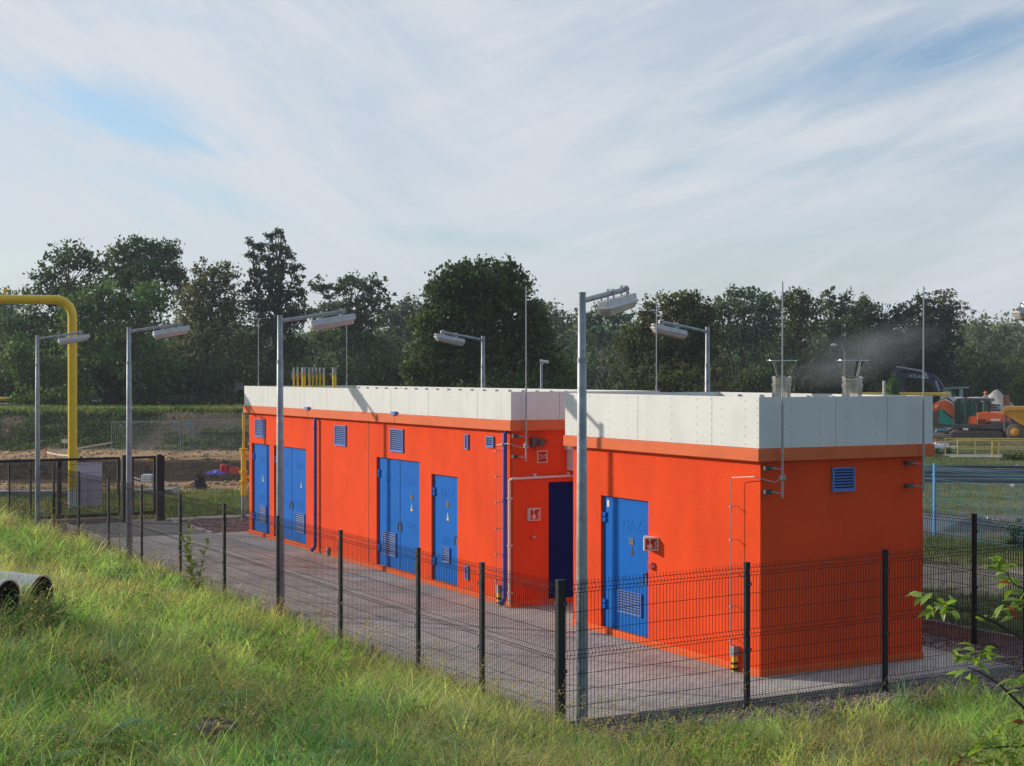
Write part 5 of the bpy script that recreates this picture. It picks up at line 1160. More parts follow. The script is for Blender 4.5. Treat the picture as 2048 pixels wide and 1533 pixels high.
tree('shrub', 'yellow green bush at the right edge behind the dumper', 2040, 116, [(2045,765,26,26),(2055,790,30,26),(2028,785,16,20)], G_YEL, .2, 3, seed=23, cat='shrub', group='shrubs behind the site', trunk_r=.08)
tree('spruce_tree', 'small dark conifer left of the dark excavator stick', 1788, 110, [(1788,752,4,8),(1788,764,8,9),(1787,778,12,10),(1787,792,16,12)], G_MID, .16, 3.2, seed=24, trunk_r=.08, clump=.3)
tree('spruce_tree', 'small dark conifer behind the spoil heap', 1950, 128, [(1950,745,5,9),(1950,760,10,10),(1949,776,15,12),(1950,794,20,14)], G_MID, .17, 3.2, seed=25, trunk_r=.08, clump=.3)
tree('shrub', 'golden green shrub under the arch of the dark boom', 1855, 126, [(1860,735,24,16,.8),(1845,770,34,22),(1880,765,20,20)], (.10, .105, .035), .2, 2.6, seed=26, cat='shrub', group='shrubs behind the site', trunk_r=.06)
tree('shrub', 'bright round shrub left of the left flue', 1490, 105, [(1488,760,30,16),(1515,752,34,18),(1470,772,26,14),(1540,768,28,16)], (.075, .11, .04), .19, 3, seed=27, cat='shrub', group='shrubs behind the site', trunk_r=.06)
tree('shrub', 'olive shrub behind the small conifer under the far lamp', 1720, 117, [(1700,770,30,22),(1740,775,34,20),(1660,775,36,20)], (.055, .065, .03), .19, 3, seed=28, cat='shrub', group='shrubs behind the site', trunk_r=.06)
tree('shrub', 'dark hedge clump under the trees left of the long hut', 440, 96, [(450,808,40,18),(400,806,40,16),(350,808,36,14)], (.03, .042, .02), .18, 3, seed=29, zb=1.9, cat='shrub', group='shrubs behind the site', trunk_r=.06)
# bare dead tree between the round tree and the brownish tree
dt = thing('dead_tree', 'bare pale dead tree right of the nearest street lamp', 'dead tree', (PX(1206, 82), 82, 0)); m = MB(); rng = np.random.default_rng(5)
for (a, b) in (((1206, 780), (1200, 690)), ((1203, 730), (1188, 705)), ((1202, 722), (1214, 700)), ((1222, 785), (1215, 712)), ((1232, 780), (1240, 706)), ((1204, 750), (1188, 735)), ((1200, 780), (1180, 775)), ((1215, 760), (1226, 735)), ((1238, 740), (1246, 722)), ((1206, 755), (1213, 735)), ((1196, 775), (1182, 790))):
    p = Vector((PX(a[0], 82), 82, PZ(a[1], 82)))-dt.location; q = Vector((PX(b[0], 82), 82+rng.uniform(-.4, .4), PZ(b[1], 82)))-dt.location
    pp = limb(m, p, q, .035, .010, rng, .3)
    for _ in range(4): s = pp[rng.integers(1, 5)]; limb(m, s, s+Vector((rng.uniform(-.5, .5), rng.uniform(-.3, .3), rng.uniform(.1, .6))), .015, .005, rng, .3, 3)
m.build('branches', M_DEADW, dt)
# undergrowth and the wood further off
def mass(name, label, cat, xr, yr, zf, n, leaf, tone, seed, k=400):
    rng = np.random.default_rng(seed); cx = rng.uniform(*xr, k); cy = rng.uniform(*yr, k); h = zf(cx); cz = rng.random(k)**.8*h
    sz = rng.uniform(.6, 1.5, k); idx = rng.integers(0, k, n); off = rng.normal(size=(n, 3))*.6
    P = np.stack([cx, cy, cz], 1)[idx]+off*sz[idx][:, None]; P[:, 2] = np.abs(P[:, 2])+.05
    V, F = quads_cloud(P, leaf*rng.uniform(.6, 1.4, n), rng); C = np.array(tone)*rng.normal(1, .25, k).clip(.4, 1.7)[idx][:, None]*rng.normal(1, .15, n).clip(.5, 1.5)[:, None]
    o = fast_mesh(name, V, F, 4, M_LEAF, np.repeat(C, 4, axis=0).clip(.003, 1)); return tag(o, label, cat, kind='stuff')
mass('undergrowth', 'dense dark undergrowth beneath the line of trees', 'undergrowth', (-48, 52), (127, 139), lambda x: 4.2+2.2*vnoise(x, x*0, 6, 3), 100000, .38, (.062, .100, .046), 51, 1500)
mass('undergrowth', 'shaded undergrowth under the trees on top of the embankment', 'undergrowth', (-46, -6), (100, 106), lambda x: 3.6+1.6*vnoise(x, x*0, 4, 3), 50000, .30, (.038, .064, .026), 53, 700)
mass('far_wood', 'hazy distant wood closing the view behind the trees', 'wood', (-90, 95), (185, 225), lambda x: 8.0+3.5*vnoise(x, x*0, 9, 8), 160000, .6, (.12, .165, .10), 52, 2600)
def leaf_blade(mb_V, mb_F, mb_C, p, d, nrm, L_, Wd, col, curl=.25, fold=.25, seg=4):
    d = Vector(d).normalized(); nrm = Vector(nrm); sd = d.cross(nrm).normalized(); nrm = sd.cross(d).normalized(); o = len(mb_V)
    for i in range(seg+1):
        f = i/seg; ww = Wd*.5*math.sin(math.pi*min(1, (f*.93+.04))**.85)*(1 if i < seg else .05); c = Vector(p)+d*L_*f-nrm*L_*curl*f*f
        mb_V += [tuple(c+sd*ww+nrm*ww*fold), tuple(c), tuple(c-sd*ww+nrm*ww*fold)]; mb_C += [col]*3
    for i in range(seg):
        a = o+3*i; mb_F += [(a, a+1, a+4, a+3), (a+1, a+2, a+5, a+4)]
# ------------------------------------------------------------------ grass
def in_pipe(X, Y):
    m = np.zeros(len(X), bool)
    for (px, yy) in ((82, 17.6), (14, 16.9)):
        a = (X-PX(px, yy))*.93-(Y-yy)*.36; b = (X-PX(px, yy))*.36+(Y-yy)*.93; m |= (a < .03)&(a > -5.6)&(np.abs(b) < .24)
    return m
def blades(name, label, X, Y, h, w, lean, col, rng, seg=3, cat='grass', z=None):
    kp = ~in_pipe(X, Y); X = X[kp]; Y = Y[kp]; h = h[kp]; w = w[kp]; col = col[kp]
    if not np.isscalar(lean[0]): lean = (lean[0][kp], lean[1])
    n = len(X); Z = gz(X, Y)-.02 if z is None else z
    an = rng.uniform(0, 2*math.pi, n); la = lean[0]+rng.normal(0, 1.7, n); bend = rng.uniform(.25, 1.0, n)*lean[1]
    cw, sw = np.cos(an), np.sin(an); dx, dy = np.cos(la), np.sin(la)
    rows = []
    for i in range(seg+1):
        f = i/seg; ww = w*(1-f**1.6)*.5+w*.04; hx = h*f*(1-bend*.35*f); off = h*bend*f**2*.75
        cx = X+dx*off; cy = Y+dy*off; cz = Z+hx
        rows += [np.stack([cx-cw*ww, cy-sw*ww, cz], 1), np.stack([cx+cw*ww, cy+sw*ww, cz], 1)]
    V = np.stack(rows, 1).reshape(-1, 3); b = (np.arange(n)*(2*(seg+1)))[:, None]
    F = np.concatenate([np.stack([b+2*i, b+2*i+1, b+2*i+3, b+2*i+2], 2).reshape(n, 4) for i in range(seg)], 1).ravel()
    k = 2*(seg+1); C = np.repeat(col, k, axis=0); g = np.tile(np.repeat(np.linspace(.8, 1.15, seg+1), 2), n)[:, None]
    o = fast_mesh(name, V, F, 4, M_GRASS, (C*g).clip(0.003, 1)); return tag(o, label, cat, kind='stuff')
def gcolor(X, Y, rng, dryf=0.0):
    n = len(X); a = fbm(X, Y, 1.5, 61); b = fbm(X, Y, .45, 62); c3 = fbm(X, Y, 4.2, 63)
    g1 = np.array([.32, .50, .13]); g2 = np.array([.18, .35, .095]); g3 = np.array([.52, .54, .20]); g4 = np.array([.66, .56, .32]); g5 = np.array([.24, .38, .24])
    m1 = sstep(.42, .58, a)[:, None]; C = g1*(1-m1)+g2*m1
    m2 = (sstep(.50, .64, c3)*.7+sstep(.56, .66, b)*.4).clip(0, 1)[:, None]; C = C*(1-m2)+g3*m2
    r = rng.random(n); th = .09+.28*sstep(.5, .68, c3)+dryf; C[r < th] = g4*rng.uniform(.55, 1.1, ((r < th).sum(), 1)); C[(r > .86)] = g5
    pk = sstep(.56, .66, fbm(X, Y, 1.3, 66))[:, None]; C = C*(1-.35*pk)+np.array([.50, .33, .20])*.35*pk
    return (C*rng.normal(1, .36, n).clip(.25, 2.0)[:, None]).clip(0, .8)
def scatter(n, y0, y1, rng, pw=1.6):
    """positions inside a wide wedge in front of the place the photo was taken from, denser nearby"""
    u = rng.random(n); e = 2-pw; Y = (y0**e+u*(y1**e-y0**e))**(1/e); X = rng.uniform(-.385, .375, n)*Y+rng.uniform(-.4, .4, n); return X, Y
rng = np.random.default_rng(77)
def on_bank(X, Y, rng):
    d = fence_dist(X, Y); t, s = ts(X, Y)
    m_ = (d > -.30)|(s < -1.55)
    gr = (d <= -.02)&(s > -1.95); m_ &= ~(gr&(rng.random(len(X)) > .25))
    m_ &= ~((d < -.30)&(s > -1.25))
    for (px, py, yy) in ((82, 1186, 17.6), (14, 1196, 16.9)):
        cx = PX(px, yy); m_ &= ~(((X-cx)*.93-(Y-yy)*.36 < -.05)&(np.abs((X-cx)*.36+(Y-yy)*.93) < .20)&(np.abs(X-cx) < 5))
    return m_
X, Y = scatter(240000, 9.5, 46, rng, 2.3)
pt = fbm(X, Y, .55, 71); m_ = on_bank(X, Y, rng)&(rng.random(len(X)) < .14+.86*sstep(.38, .58, pt)); X, Y = X[m_], Y[m_]
hn = fbm(X, Y, .9, 72)
h = (.11+.40*hn**1.2)*rng.uniform(.5, 1.4, len(X)); w = (.007+.005*rng.random(len(X)))*np.maximum(1, Y/17)**.8
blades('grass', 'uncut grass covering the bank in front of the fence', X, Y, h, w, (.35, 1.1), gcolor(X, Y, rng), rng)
# tussocks: clumps of long arching blades leaning every way
tx, ty = scatter(4600, 9.6, 44, rng, 1.95); m_ = on_bank(tx, ty, rng); tx, ty = tx[m_], ty[m_]; nt_ = len(tx); kk = 30
th_ = rng.uniform(.22, .60, nt_)*(.7+.6*fbm(tx, ty, 2.5, 75)); tc_ = gcolor(tx, ty, rng)*1.05; tl = rng.normal(.4, 1.6, nt_)
idx = np.repeat(np.arange(nt_), kk); X = tx[idx]+rng.normal(0, .07, len(idx)); Y = ty[idx]+rng.normal(0, .07, len(idx))
blades('tussocks', 'long arching tufts standing out of the grass on the bank', X, Y, th_[idx]*rng.uniform(.55, 1.2, len(idx)), (.008+.006*rng.random(len(idx)))*np.maximum(1, Y/17)**.8, (tl[idx], 1.5), (tc_[idx]*rng.normal(1, .25, len(idx)).clip(.4, 1.8)[:, None]), rng, 4)
# hazy patches of fine seed panicles and leafy rosettes
X, Y = scatter(120000, 9.6, 40, rng, 2.1); pa_ = fbm(X, Y, 1.7, 95); m_ = on_bank(X, Y, rng)&(pa_ > .545)&~in_pipe(X, Y); X, Y, pa_ = X[m_], Y[m_], pa_[m_]
V, F = quads_cloud(np.stack([X, Y, gz(X, Y)+rng.uniform(.22, .52, len(X))], 1), rng.uniform(.008, .022, len(X))*np.maximum(1, Y/18), rng, 1.0, .35)
o = fast_mesh('panicles', V, F, 4, M_GRASS, np.repeat(np.array([.52, .38, .24])*rng.uniform(.5, 1.35, (len(X), 1)), 4, axis=0)); tag(o, 'pinkish brown haze of grass panicles in patches over the bank', 'grass', kind='stuff')
rx, ry = scatter(1500, 9.8, 34, rng, 1.9); m_ = on_bank(rx, ry, rng)&(fbm(rx, ry, 2.1, 97) > .45)&~in_pipe(rx, ry); rx, ry = rx[m_], ry[m_]; V = []; F_ = []; Cc = []
for x_, y_ in zip(rx, ry):
    z_ = float(gz(x_, y_)); k_ = rng.integers(7, 14); hh_ = rng.uniform(.10, .36); tn = np.array([(.14, .27, .06), (.20, .33, .07), (.11, .22, .07), (.30, .36, .10)][rng.integers(0, 4)])
    for q_ in range(k_):
        a_ = 2.4*q_+rng.uniform(-.3, .3); leaf_blade(V, F_, Cc, (x_, y_, z_+hh_*q_/k_), (math.cos(a_), math.sin(a_), rng.uniform(.2, .9)), (0, 0, 1), rng.uniform(.07, .15), rng.uniform(.022, .05), tuple(tn*rng.uniform(.6, 1.35)), .35, .2, 3)
me = bpy.data.meshes.new('leafy_weeds'); me.from_pydata(V, [], F_); me.materials.append(M_GRASS); at = me.color_attributes.new('tint', 'FLOAT_COLOR', 'POINT'); at.data.foreach_set('color', np.concatenate([np.array(Cc), np.ones((len(Cc), 1))], 1).ravel())
o = bpy.data.objects.new('leafy_weeds', me); COL.objects.link(o); tag(o, 'broad leaved weeds mixed through the grass on the bank', 'weeds', kind='stuff')
# low broad leaves in the sward
X, Y = scatter(60000, 9.6, 30, rng, 2.2); m_ = on_bank(X, Y, rng)&(fbm(X, Y, .7, 78) > .53); X, Y = X[m_], Y[m_]
V, F = quads_cloud(np.stack([X, Y, gz(X, Y)+rng.uniform(.03, .28, len(X))], 1), rng.uniform(.02, .055, len(X)), rng, 0, .55)
o = fast_mesh('herbs', V, F, 4, M_GRASS, np.repeat(np.array([.15, .30, .06])*rng.uniform(.4, 1.7, (len(X), 1)), 4, axis=0)); tag(o, 'small broad leaved herbs mixed into the grass on the bank', 'weeds', kind='stuff')
# taller flowering grass stalks
X, Y = scatter(11000, 10, 44, rng, 2.1); d = fence_dist(X, Y); t, s = ts(X, Y)
m_ = ((d > 0)|(s < -1.5))&((s < -1.35)|(d > .0)); m_ &= (rng.random(len(X)) < .25+.75*(np.abs(d) < 1.2)); X, Y = X[m_], Y[m_]
n = len(X); h = rng.uniform(.38, .85, n); C = np.array([.48, .40, .20])*rng.uniform(.5, 1.2, (n, 1))
blades('grass_stalks', 'thin dry flowering stalks standing above the grass by the fence', X, Y, h, np.full(n, .0035)*np.maximum(1, Y/16), (.3, .75), C, rng, 4)
# seed heads: little tufts of quads along the upper stalks
k = 12; idx = np.repeat(np.arange(n), k); f = rng.uniform(.78, 1.02, len(idx)); hx = h[idx]; la = .3
idx = idx[~in_pipe(X[idx]+.25, Y[idx])]; f = rng.uniform(.78, 1.02, len(idx)); hx = h[idx]
Pp = np.stack([X[idx]+math.cos(la)*hx*.45*f**2*.75+rng.normal(0, .012, len(idx)), Y[idx]+rng.normal(0, .012, len(idx)), gz(X, Y)[idx]+hx*f*(.86)], 1)
V, F = quads_cloud(Pp, rng.uniform(.012, .03, len(idx)), rng, 1.5, .4)
o = fast_mesh('seed_heads', V, F, 4, M_GRASS, np.repeat(np.array([.50, .40, .24])*rng.uniform(.5, 1.2, (len(idx), 1)), 4, axis=0)); tag(o, 'brownish seed heads over the grass by the fence', 'grass', kind='stuff')
# grass in the middle distance
def far_grass(name, label, n, xr, yr, hh, ww, dark, seed):
    rng = np.random.default_rng(seed); X = rng.uniform(*xr, n); Y = rng.uniform(*yr, n); c, g = zone(X, Y); m = rng.random(n) < g; X, Y = X[m], Y[m]
    C = gcolor(X, Y, rng)*dark*.42; return blades(name, label, X, Y, hh*rng.uniform(.5, 1.5, len(X)), ww*rng.uniform(.7, 1.4, len(X)), (.4, .9), C, rng, 2)
far_grass('meadow', 'short grass behind the black fences on the left', 60000, (-27, -6), (44.5, 58), .13, .018, .95, 81)
far_grass('meadow', 'grass strips right of the huts beyond the side fence', 60000, (6, 24), (23, 58), .13, .017, .85, 82)
far_grass('meadow', 'rough grass of the works yard', 30000, (12, 34), (58, 98), .11, .03, .95, 83)
far_grass('meadow', 'grassy edge on top of the embankment', 60000, (-44, 2), (88.8, 99), .30, .045, 1.05, 84)
# weeds on the embankment face
rng = np.random.default_rng(90); n = 60000; X = rng.uniform(-42, 2, n); Y = rng.uniform(83.5, 90.5, n); c, g = zone(X, Y); cl = vnoise(X, Y, .8, 91)
m_ = (rng.random(n) < g*(.25+cl)); X, Y, cl = X[m_], Y[m_], cl[m_]; P = np.stack([X, Y, gz(X, Y)+rng.random(len(X))*.35*cl], 1); V, F = quads_cloud(P, rng.uniform(.10, .22, len(X)), rng)
o = fast_mesh('weeds', V, F, 4, M_LEAF, np.repeat(np.array([.075, .115, .04])*(.6+.8*cl[:, None])*rng.uniform(.6, 1.3, (len(X), 1)), 4, axis=0)); tag(o, 'leafy weeds creeping over the face of the embankment', 'weeds', kind='stuff')

# ------------------------------------------------------------------ leafy plants
def plant(name, label, cat, x, y, z, H_, n_stem, leafL, leafW, gap, tone, rng, spread=.3, group=None, kind_='herb', top=.0):
    root = thing(name, label, cat, (x, y, z), 0, group); V = []; F_ = []; Cc = []; m = MB()
    for s_ in range(n_stem):
        a = rng.uniform(0, 6.28); r0 = rng.uniform(0, spread*.4); hh = H_*rng.uniform(.75, 1.05) if n_stem > 1 else H_
        b0 = Vector((math.cos(a)*r0, math.sin(a)*r0, -.03)); tp = Vector((b0.x+math.cos(a)*spread*.5, b0.y+math.sin(a)*spread*.5, hh)); pts = [b0.lerp(tp, i/5)+Vector((math.cos(a), math.sin(a), 0))*(-.12*spread*math.sin(math.pi*i/5)) for i in range(6)]
        m.tube(pts, [.006-.0009*i for i in range(6)], 5, cap=False)
        k = int(hh/gap); ph = rng.uniform(0, 6)
        for i in range(2, k+1):
            f = i/k; p = pts[0].lerp(pts[-1], f); q = min(4, int(f*5)); p = pts[q].lerp(pts[q+1], f*5-q) if f < 1 else pts[-1]; ph += 2.4; l = leafL*(1.15-.75*f if top else .9)*rng.uniform(.8, 1.15)
            dd = (math.cos(ph), math.sin(ph), .35+rng.uniform(-.1, .5)+f*.5); col = tuple(np.array(tone)*rng.uniform(.7, 1.35)); leaf_blade(V, F_, Cc, p, dd, (0, 0, 1), l, leafW, col, .3)
    m.build('stem', mat('stem_'+name+str(len(MATS)), (.09, .12, .04), .7), root)
    me = bpy.data.meshes.new('foliage'); me.from_pydata(V, [], F_); me.materials.append(M_NEARLEAF); at = me.color_attributes.new('tint', 'FLOAT_COLOR', 'POINT'); at.data.foreach_set('color', np.concatenate([np.array(Cc), np.ones((len(Cc), 1))], 1).ravel()); me.shade_smooth()
    o = bpy.data.objects.new('foliage', me); COL.objects.link(o); o.parent = root; return root
rng = np.random.default_rng(123)
def gp_at(px, py, Y): x = PX(px, Y); return x, Y, float(gz(x, Y))
x, y, z = gp_at(388, 1130, 27.8); plant('weed_plant', 'tall leafy weed standing in front of the black fence, above the grass', 'weed', x, y, z, PZ(1052, y)-z, 4, .30, .085, .045, (.16, .21, .055), rng, .45, top=1)
x, y, z = gp_at(242, 1060, 30.5); plant('weed_plant', 'grey seeded dock weed by the street lamp left of the tall leafy weed', 'weed', x, y, z, PZ(990, y)-z, 1, .07, .03, .02, (.20, .17, .10), rng, .1, top=1)
for i, (px, yy, H_, lab) in enumerate(((605, 18.4, .52, 'bright green lance leaved clump, middle one of the three'), (570, 18.9, .48, 'bright green lance leaved clump left of its twin below the lamp post'), (655, 18.0, .46, 'bright green lance leaved clump, rightmost of the three'), (1440, 16.7, .35, 'bright green tuft at the foot of the short fence'))):
    x, y, z = gp_at(px, 0, yy); plant('goldenrod', lab, 'weed', x, y, z, H_, 18, .15, .028, .035, (.26, .44, .06), rng, .5, 'lance leaved clumps')
for (px, yy, H_, lab) in ((100, 17.45, .27, 'dry leafy weed growing over the mouth of the farther culvert pipe'), (62, 17.15, .25, 'leafy weed between the mouths of the two culvert pipes'), (22, 16.62, .22, 'leafy weed before the mouth of the nearer culvert pipe')):
    x, y, z = gp_at(px, 0, yy); plant('weed_plant', lab, 'weed', x, y, z, H_, 9, .09, .028, .03, (.30, .30, .10), rng, .34)
def fern(x, y, z, label, n=11, L_=.52):
    root = thing('fern', label, 'fern', (x, y, z), 0, 'fern like plants in the grass'); V = []; F_ = []; Cc = []
    for i in range(n):
        a = 2*math.pi*i/n+rng.uniform(-.3, .3); l = L_*rng.uniform(.7, 1.1); el = rng.uniform(.5, 1.1)
        for k in range(2, 15):
            f = k/15; p = Vector((math.cos(a)*l*f, math.sin(a)*l*f, l*el*(f-.75*f*f))); sl = l*.30*math.sin(math.pi*f**.7)+.01
            for sg_ in (-1, 1):
                dd = (-math.sin(a)*sg_+math.cos(a)*.5, math.cos(a)*sg_+math.sin(a)*.5, .05); leaf_blade(V, F_, Cc, p, dd, (0, 0, 1), sl, sl*.30, tuple(np.array((.14, .31, .05))*rng.uniform(.7, 1.3)), .2, .1, 2)
    me = bpy.data.meshes.new('fronds'); me.from_pydata(V, [], F_); me.materials.append(M_NEARLEAF); at = me.color_attributes.new('tint', 'FLOAT_COLOR', 'POINT'); at.data.foreach_set('color', np.concatenate([np.array(Cc), np.ones((len(Cc), 1))], 1).ravel())
    o = bpy.data.objects.new('fronds', me); COL.objects.link(o); o.parent = root
for px, yy, lab in ((800, 13.4, 'feathery green plant low in the grass left of the centre, right one of three'), (870, 13.2, 'feathery green plant nearest the middle fence post'), (425, 14.0, 'feathery plant above the grey log end'), (180, 11.8, 'feathery plant at the lower left'), (60, 10.8, 'feathery plant in the lower left corner'), (620, 11.9, 'feathery plant at the bottom, right of the log end')):
    x, y, z = gp_at(px, 0, yy); fern(x, y, z+.14, lab)
# sapling reaching into the picture at the right
sp_ = thing('sapling', 'young leafy tree whose twigs reach in from the right edge', 'sapling', (2.75, 6.3, float(gz(2.75, 6.3)))); V = []; F_ = []; Cc = []; m = MB(); L0 = sp_.location
def q3(px, py, Y): return Vector((PX(px, Y), Y, PZ(py, Y)))-L0
m.tube([(0, 0, -.1), (.02, 0, .6), (-.02, .0, 1.2), (.03, .02, 2.0), (.05, 0, 2.6)], [.03, .025, .02, .015, .006], 8)
def twig(pts, r0, clusters):
    P_ = [q3(*p) for p in pts]; m.tube([P_[0].lerp(P_[0], 0)]+P_[1:], [r0*(1-.8*i/(len(P_)-1)) for i in range(len(P_))], 6, cap=False)
    for (px, py, Y, n, L_) in clusters:
        c = q3(px, py, Y)
        for i in range(max(3, int(n*.8))):
            a = rng.uniform(0, 6.28); el = rng.uniform(-.5, .7); dd = Vector((math.cos(a)*1.0-.35, math.sin(a)*.6, el)); p = c+Vector((rng.normal(0, .018), rng.normal(0, .02), rng.normal(0, .018)))
            col = np.array((.25, .36, .07))*rng.uniform(.6, 1.3); 
            if rng.random() < .025: col = np.array((.22, .07, .03))
            leaf_blade(V, F_, Cc, p, dd, (rng.normal(0, .5), rng.normal(0, .5), 1), L_*rng.uniform(.6, 1.05), L_*.34, tuple(col), .35, .3, 5)
twig([(2200, 1400, 6.1), (2120, 1315, 6.05), (2040, 1275, 6.0), (1990, 1245, 6.0), (1945, 1226, 5.95), (1900, 1212, 5.95), (1858, 1198, 5.9)], .010, [(1855, 1195, 5.9, 8, .075), (1872, 1205, 5.9, 6, .07), (1905, 1210, 5.95, 12, .075), (1893, 1222, 5.95, 6, .07), (1970, 1235, 6, 4, .06)])
twig([(2180, 1560, 6.0), (2100, 1470, 5.95), (2040, 1408, 5.9), (2000, 1370, 5.9), (1960, 1345, 5.9), (1935, 1335, 5.9)], .009, [(1935, 1325, 5.9, 13, .08), (1900, 1318, 5.9, 5, .075), (1955, 1305, 5.9, 10, .08), (1945, 1355, 5.9, 6, .08), (1962, 1325, 5.9, 6, .07)])
twig([(2200, 1250, 6.0), (2090, 1200, 6.0), (2030, 1170, 6.0), (2010, 1140, 6.0)], .008, [(2010, 1135, 6, 14, .08), (1985, 1130, 6, 6, .08), (2025, 1165, 6, 12, .08), (2045, 1190, 6, 8, .08), (2030, 1215, 6, 7, .07), (2020, 1215, 6, 7, .075)])
twig([(2200, 1500, 5.6), (2060, 1490, 5.5), (1960, 1500, 5.5)], .008, [(2040, 1440, 5.6, 14, .07), (2000, 1470, 5.55, 16, .07), (1960, 1490, 5.5, 16, .07), (1925, 1510, 5.5, 12, .07), (2030, 1500, 5.5, 16, .07), (2045, 1370, 5.7, 10, .08), (2050, 1530, 5.5, 12, .07), (1985, 1525, 5.5, 12, .07), (1870, 1528, 5.5, 8, .07)])
m.build('branches', M_BARK, sp_, smooth=True)
me = bpy.data.meshes.new('leaves'); me.from_pydata(V, [], F_); me.materials.append(M_NEARLEAF); at = me.color_attributes.new('tint', 'FLOAT_COLOR', 'POINT'); at.data.foreach_set('color', np.concatenate([np.array(Cc), np.ones((len(Cc), 1))], 1).ravel()); me.shade_smooth()
o = bpy.data.objects.new('leaves', me); COL.objects.link(o); o.parent = sp_
# unseen tree added past the left edge to shade the lower bank
def added_shade_tree():
    rng = np.random.default_rng(40); root = thing('added_shade_tree', 'added unseen tree outside the left edge, put there to shade the grass nearest the viewer', 'tree', (-12.6, 18.4, 1.7)); lobes = [(0, -1.2, 4.2, 1.6, 1.6, 1.7, 1), (.3, .4, 3.4, 1.4, 1.3, 1.3, 1), (-.4, -.3, 5.6, 1.4, 1.4, 1.3, 1), (.2, -2.2, 3.2, 1.3, 1.2, 1.2, 1), (0, -3.4, 4.4, 1.3, 1.3, 1.3, 1), (0, -4.6, 3.5, 1.2, 1.4, 1.2, 1)]
    P, T = crown_points(lobes, .11, .42, rng, .45); V, F = quads_cloud(P, .13*rng.uniform(.7, 1.3, len(P)), rng)
    fast_mesh('crown', V, F, 4, M_LEAF, np.repeat(np.array(G_MID)*T[:, None], 4, axis=0).clip(.003, 1), root)
    m = MB(); limb(m, (0, -.8, -.4), (0, -1, 4), .14, .06, rng)
    for q in lobes: limb(m, (0, -.9, 1.8), q[:3], .06, .015, rng)
    m.build('trunk', M_BARK, root, smooth=True)
added_shade_tree()
# bush behind the side fence at the right edge, weeds on the concrete block
tree('shrub', 'green bush at the right edge in front of the black sheeting', 2040, 36, [(2035,1065,18,26),(2050,1085,26,26),(2028,1095,14,14)], (.08, .12, .03), .07, 2.6, seed=31, cat='shrub', group='shrubs beside the site', trunk_r=.03, clump=.16, zb=.1)
tree('shrub', 'leafy weeds growing over the right part of the concrete block', 2030, 75, [(2025,915,30,14),(2045,925,20,16),(2005,925,16,10)], (.09, .12, .035), .13, 2.6, seed=32, cat='shrub', group='shrubs beside the site', trunk_r=.03, clump=.25, zb=-.1)
tree('shrub', 'round grass tussock in front of the white sacks', 1885, 81, [(1885,906,20,9),(1895,912,16,8)], (.075, .11, .035), .10, 2.8, seed=33, cat='shrub', group='shrubs beside the site', trunk_r=.02, clump=.2, zb=-.1)

# ------------------------------------------------------------------ smoke, haze
sm = MB(); SY = 110
cpt = [(1700, 735, 42, 26), (1745, 712, 50, 30), (1790, 690, 50, 28), (1650, 715, 40, 22)]
import bmesh
bm = bmesh.new(); bmesh.ops.create_icosphere(bm, subdivisions=3, radius=1)
me = bpy.data.meshes.new('smoke'); bm.to_mesh(me); bm.free(); so = bpy.data.objects.new('smoke', me); COL.objects.link(so)
so.location = (PX(1725, 106), 106, PZ(708, 106)); so.scale = (6.2, 2.6, 2.1); so.rotation_euler = (0, R(-15), 0)
tag(so, 'thin grey smoke drifting right above the flues in front of the trees', 'smoke', kind='stuff')
m = bpy.data.materials.new('smoke'); m.use_nodes = True; nt = m.node_tree; nt.nodes.clear(); N = nt.nodes.new; L = nt.links.new
out = N('ShaderNodeOutputMaterial'); pv = N('ShaderNodeVolumePrincipled'); pv.inputs['Color'].default_value = (.66, .69, .73, 1)
tc = N('ShaderNodeTexCoord'); no = N('ShaderNodeTexNoise'); no.inputs['Scale'].default_value = 1.5; no.inputs['Detail'].default_value = 3; L(tc.outputs['Object'], no.inputs['Vector'])
ln = N('ShaderNodeVectorMath'); ln.operation = 'LENGTH'; L(tc.outputs['Object'], ln.inputs[0])
mr = N('ShaderNodeMapRange'); mr.inputs[1].default_value = 1.0; mr.inputs[2].default_value = .1; mr.inputs[3].default_value = 0; mr.inputs[4].default_value = 1; L(ln.outputs['Value'], mr.inputs[0])
r2 = N('ShaderNodeMapRange'); r2.inputs[1].default_value = .38; r2.inputs[2].default_value = .68; r2.inputs[4].default_value = .24; L(no.outputs['Fac'], r2.inputs[0])
mu = N('ShaderNodeMath'); mu.operation = 'MULTIPLY'; L(mr.outputs[0], mu.inputs[0]); L(r2.outputs[0], mu.inputs[1]); L(mu.outputs[0], pv.inputs['Density']); L(pv.outputs[0], out.inputs['Volume'])
me.materials.append(m)
HAZE = .0004
if HAZE:
    hz = MB(); hz.box(-2300, -400, -4, 2300, 2600, 24); ho = hz.build('haze', [], None); tag(ho, 'light morning haze filling the air', 'haze', kind='stuff')
    m = bpy.data.materials.new('haze'); m.use_nodes = True; nt = m.node_tree; nt.nodes.clear(); out = nt.nodes.new('ShaderNodeOutputMaterial'); pv = nt.nodes.new('ShaderNodeVolumePrincipled')
    pv.inputs['Color'].default_value = (.80, .88, 1.0, 1); pv.inputs['Density'].default_value = HAZE; pv.inputs['Anisotropy'].default_value = .3; nt.links.new(pv.outputs[0], out.inputs['Volume']); ho.data.materials.append(m)

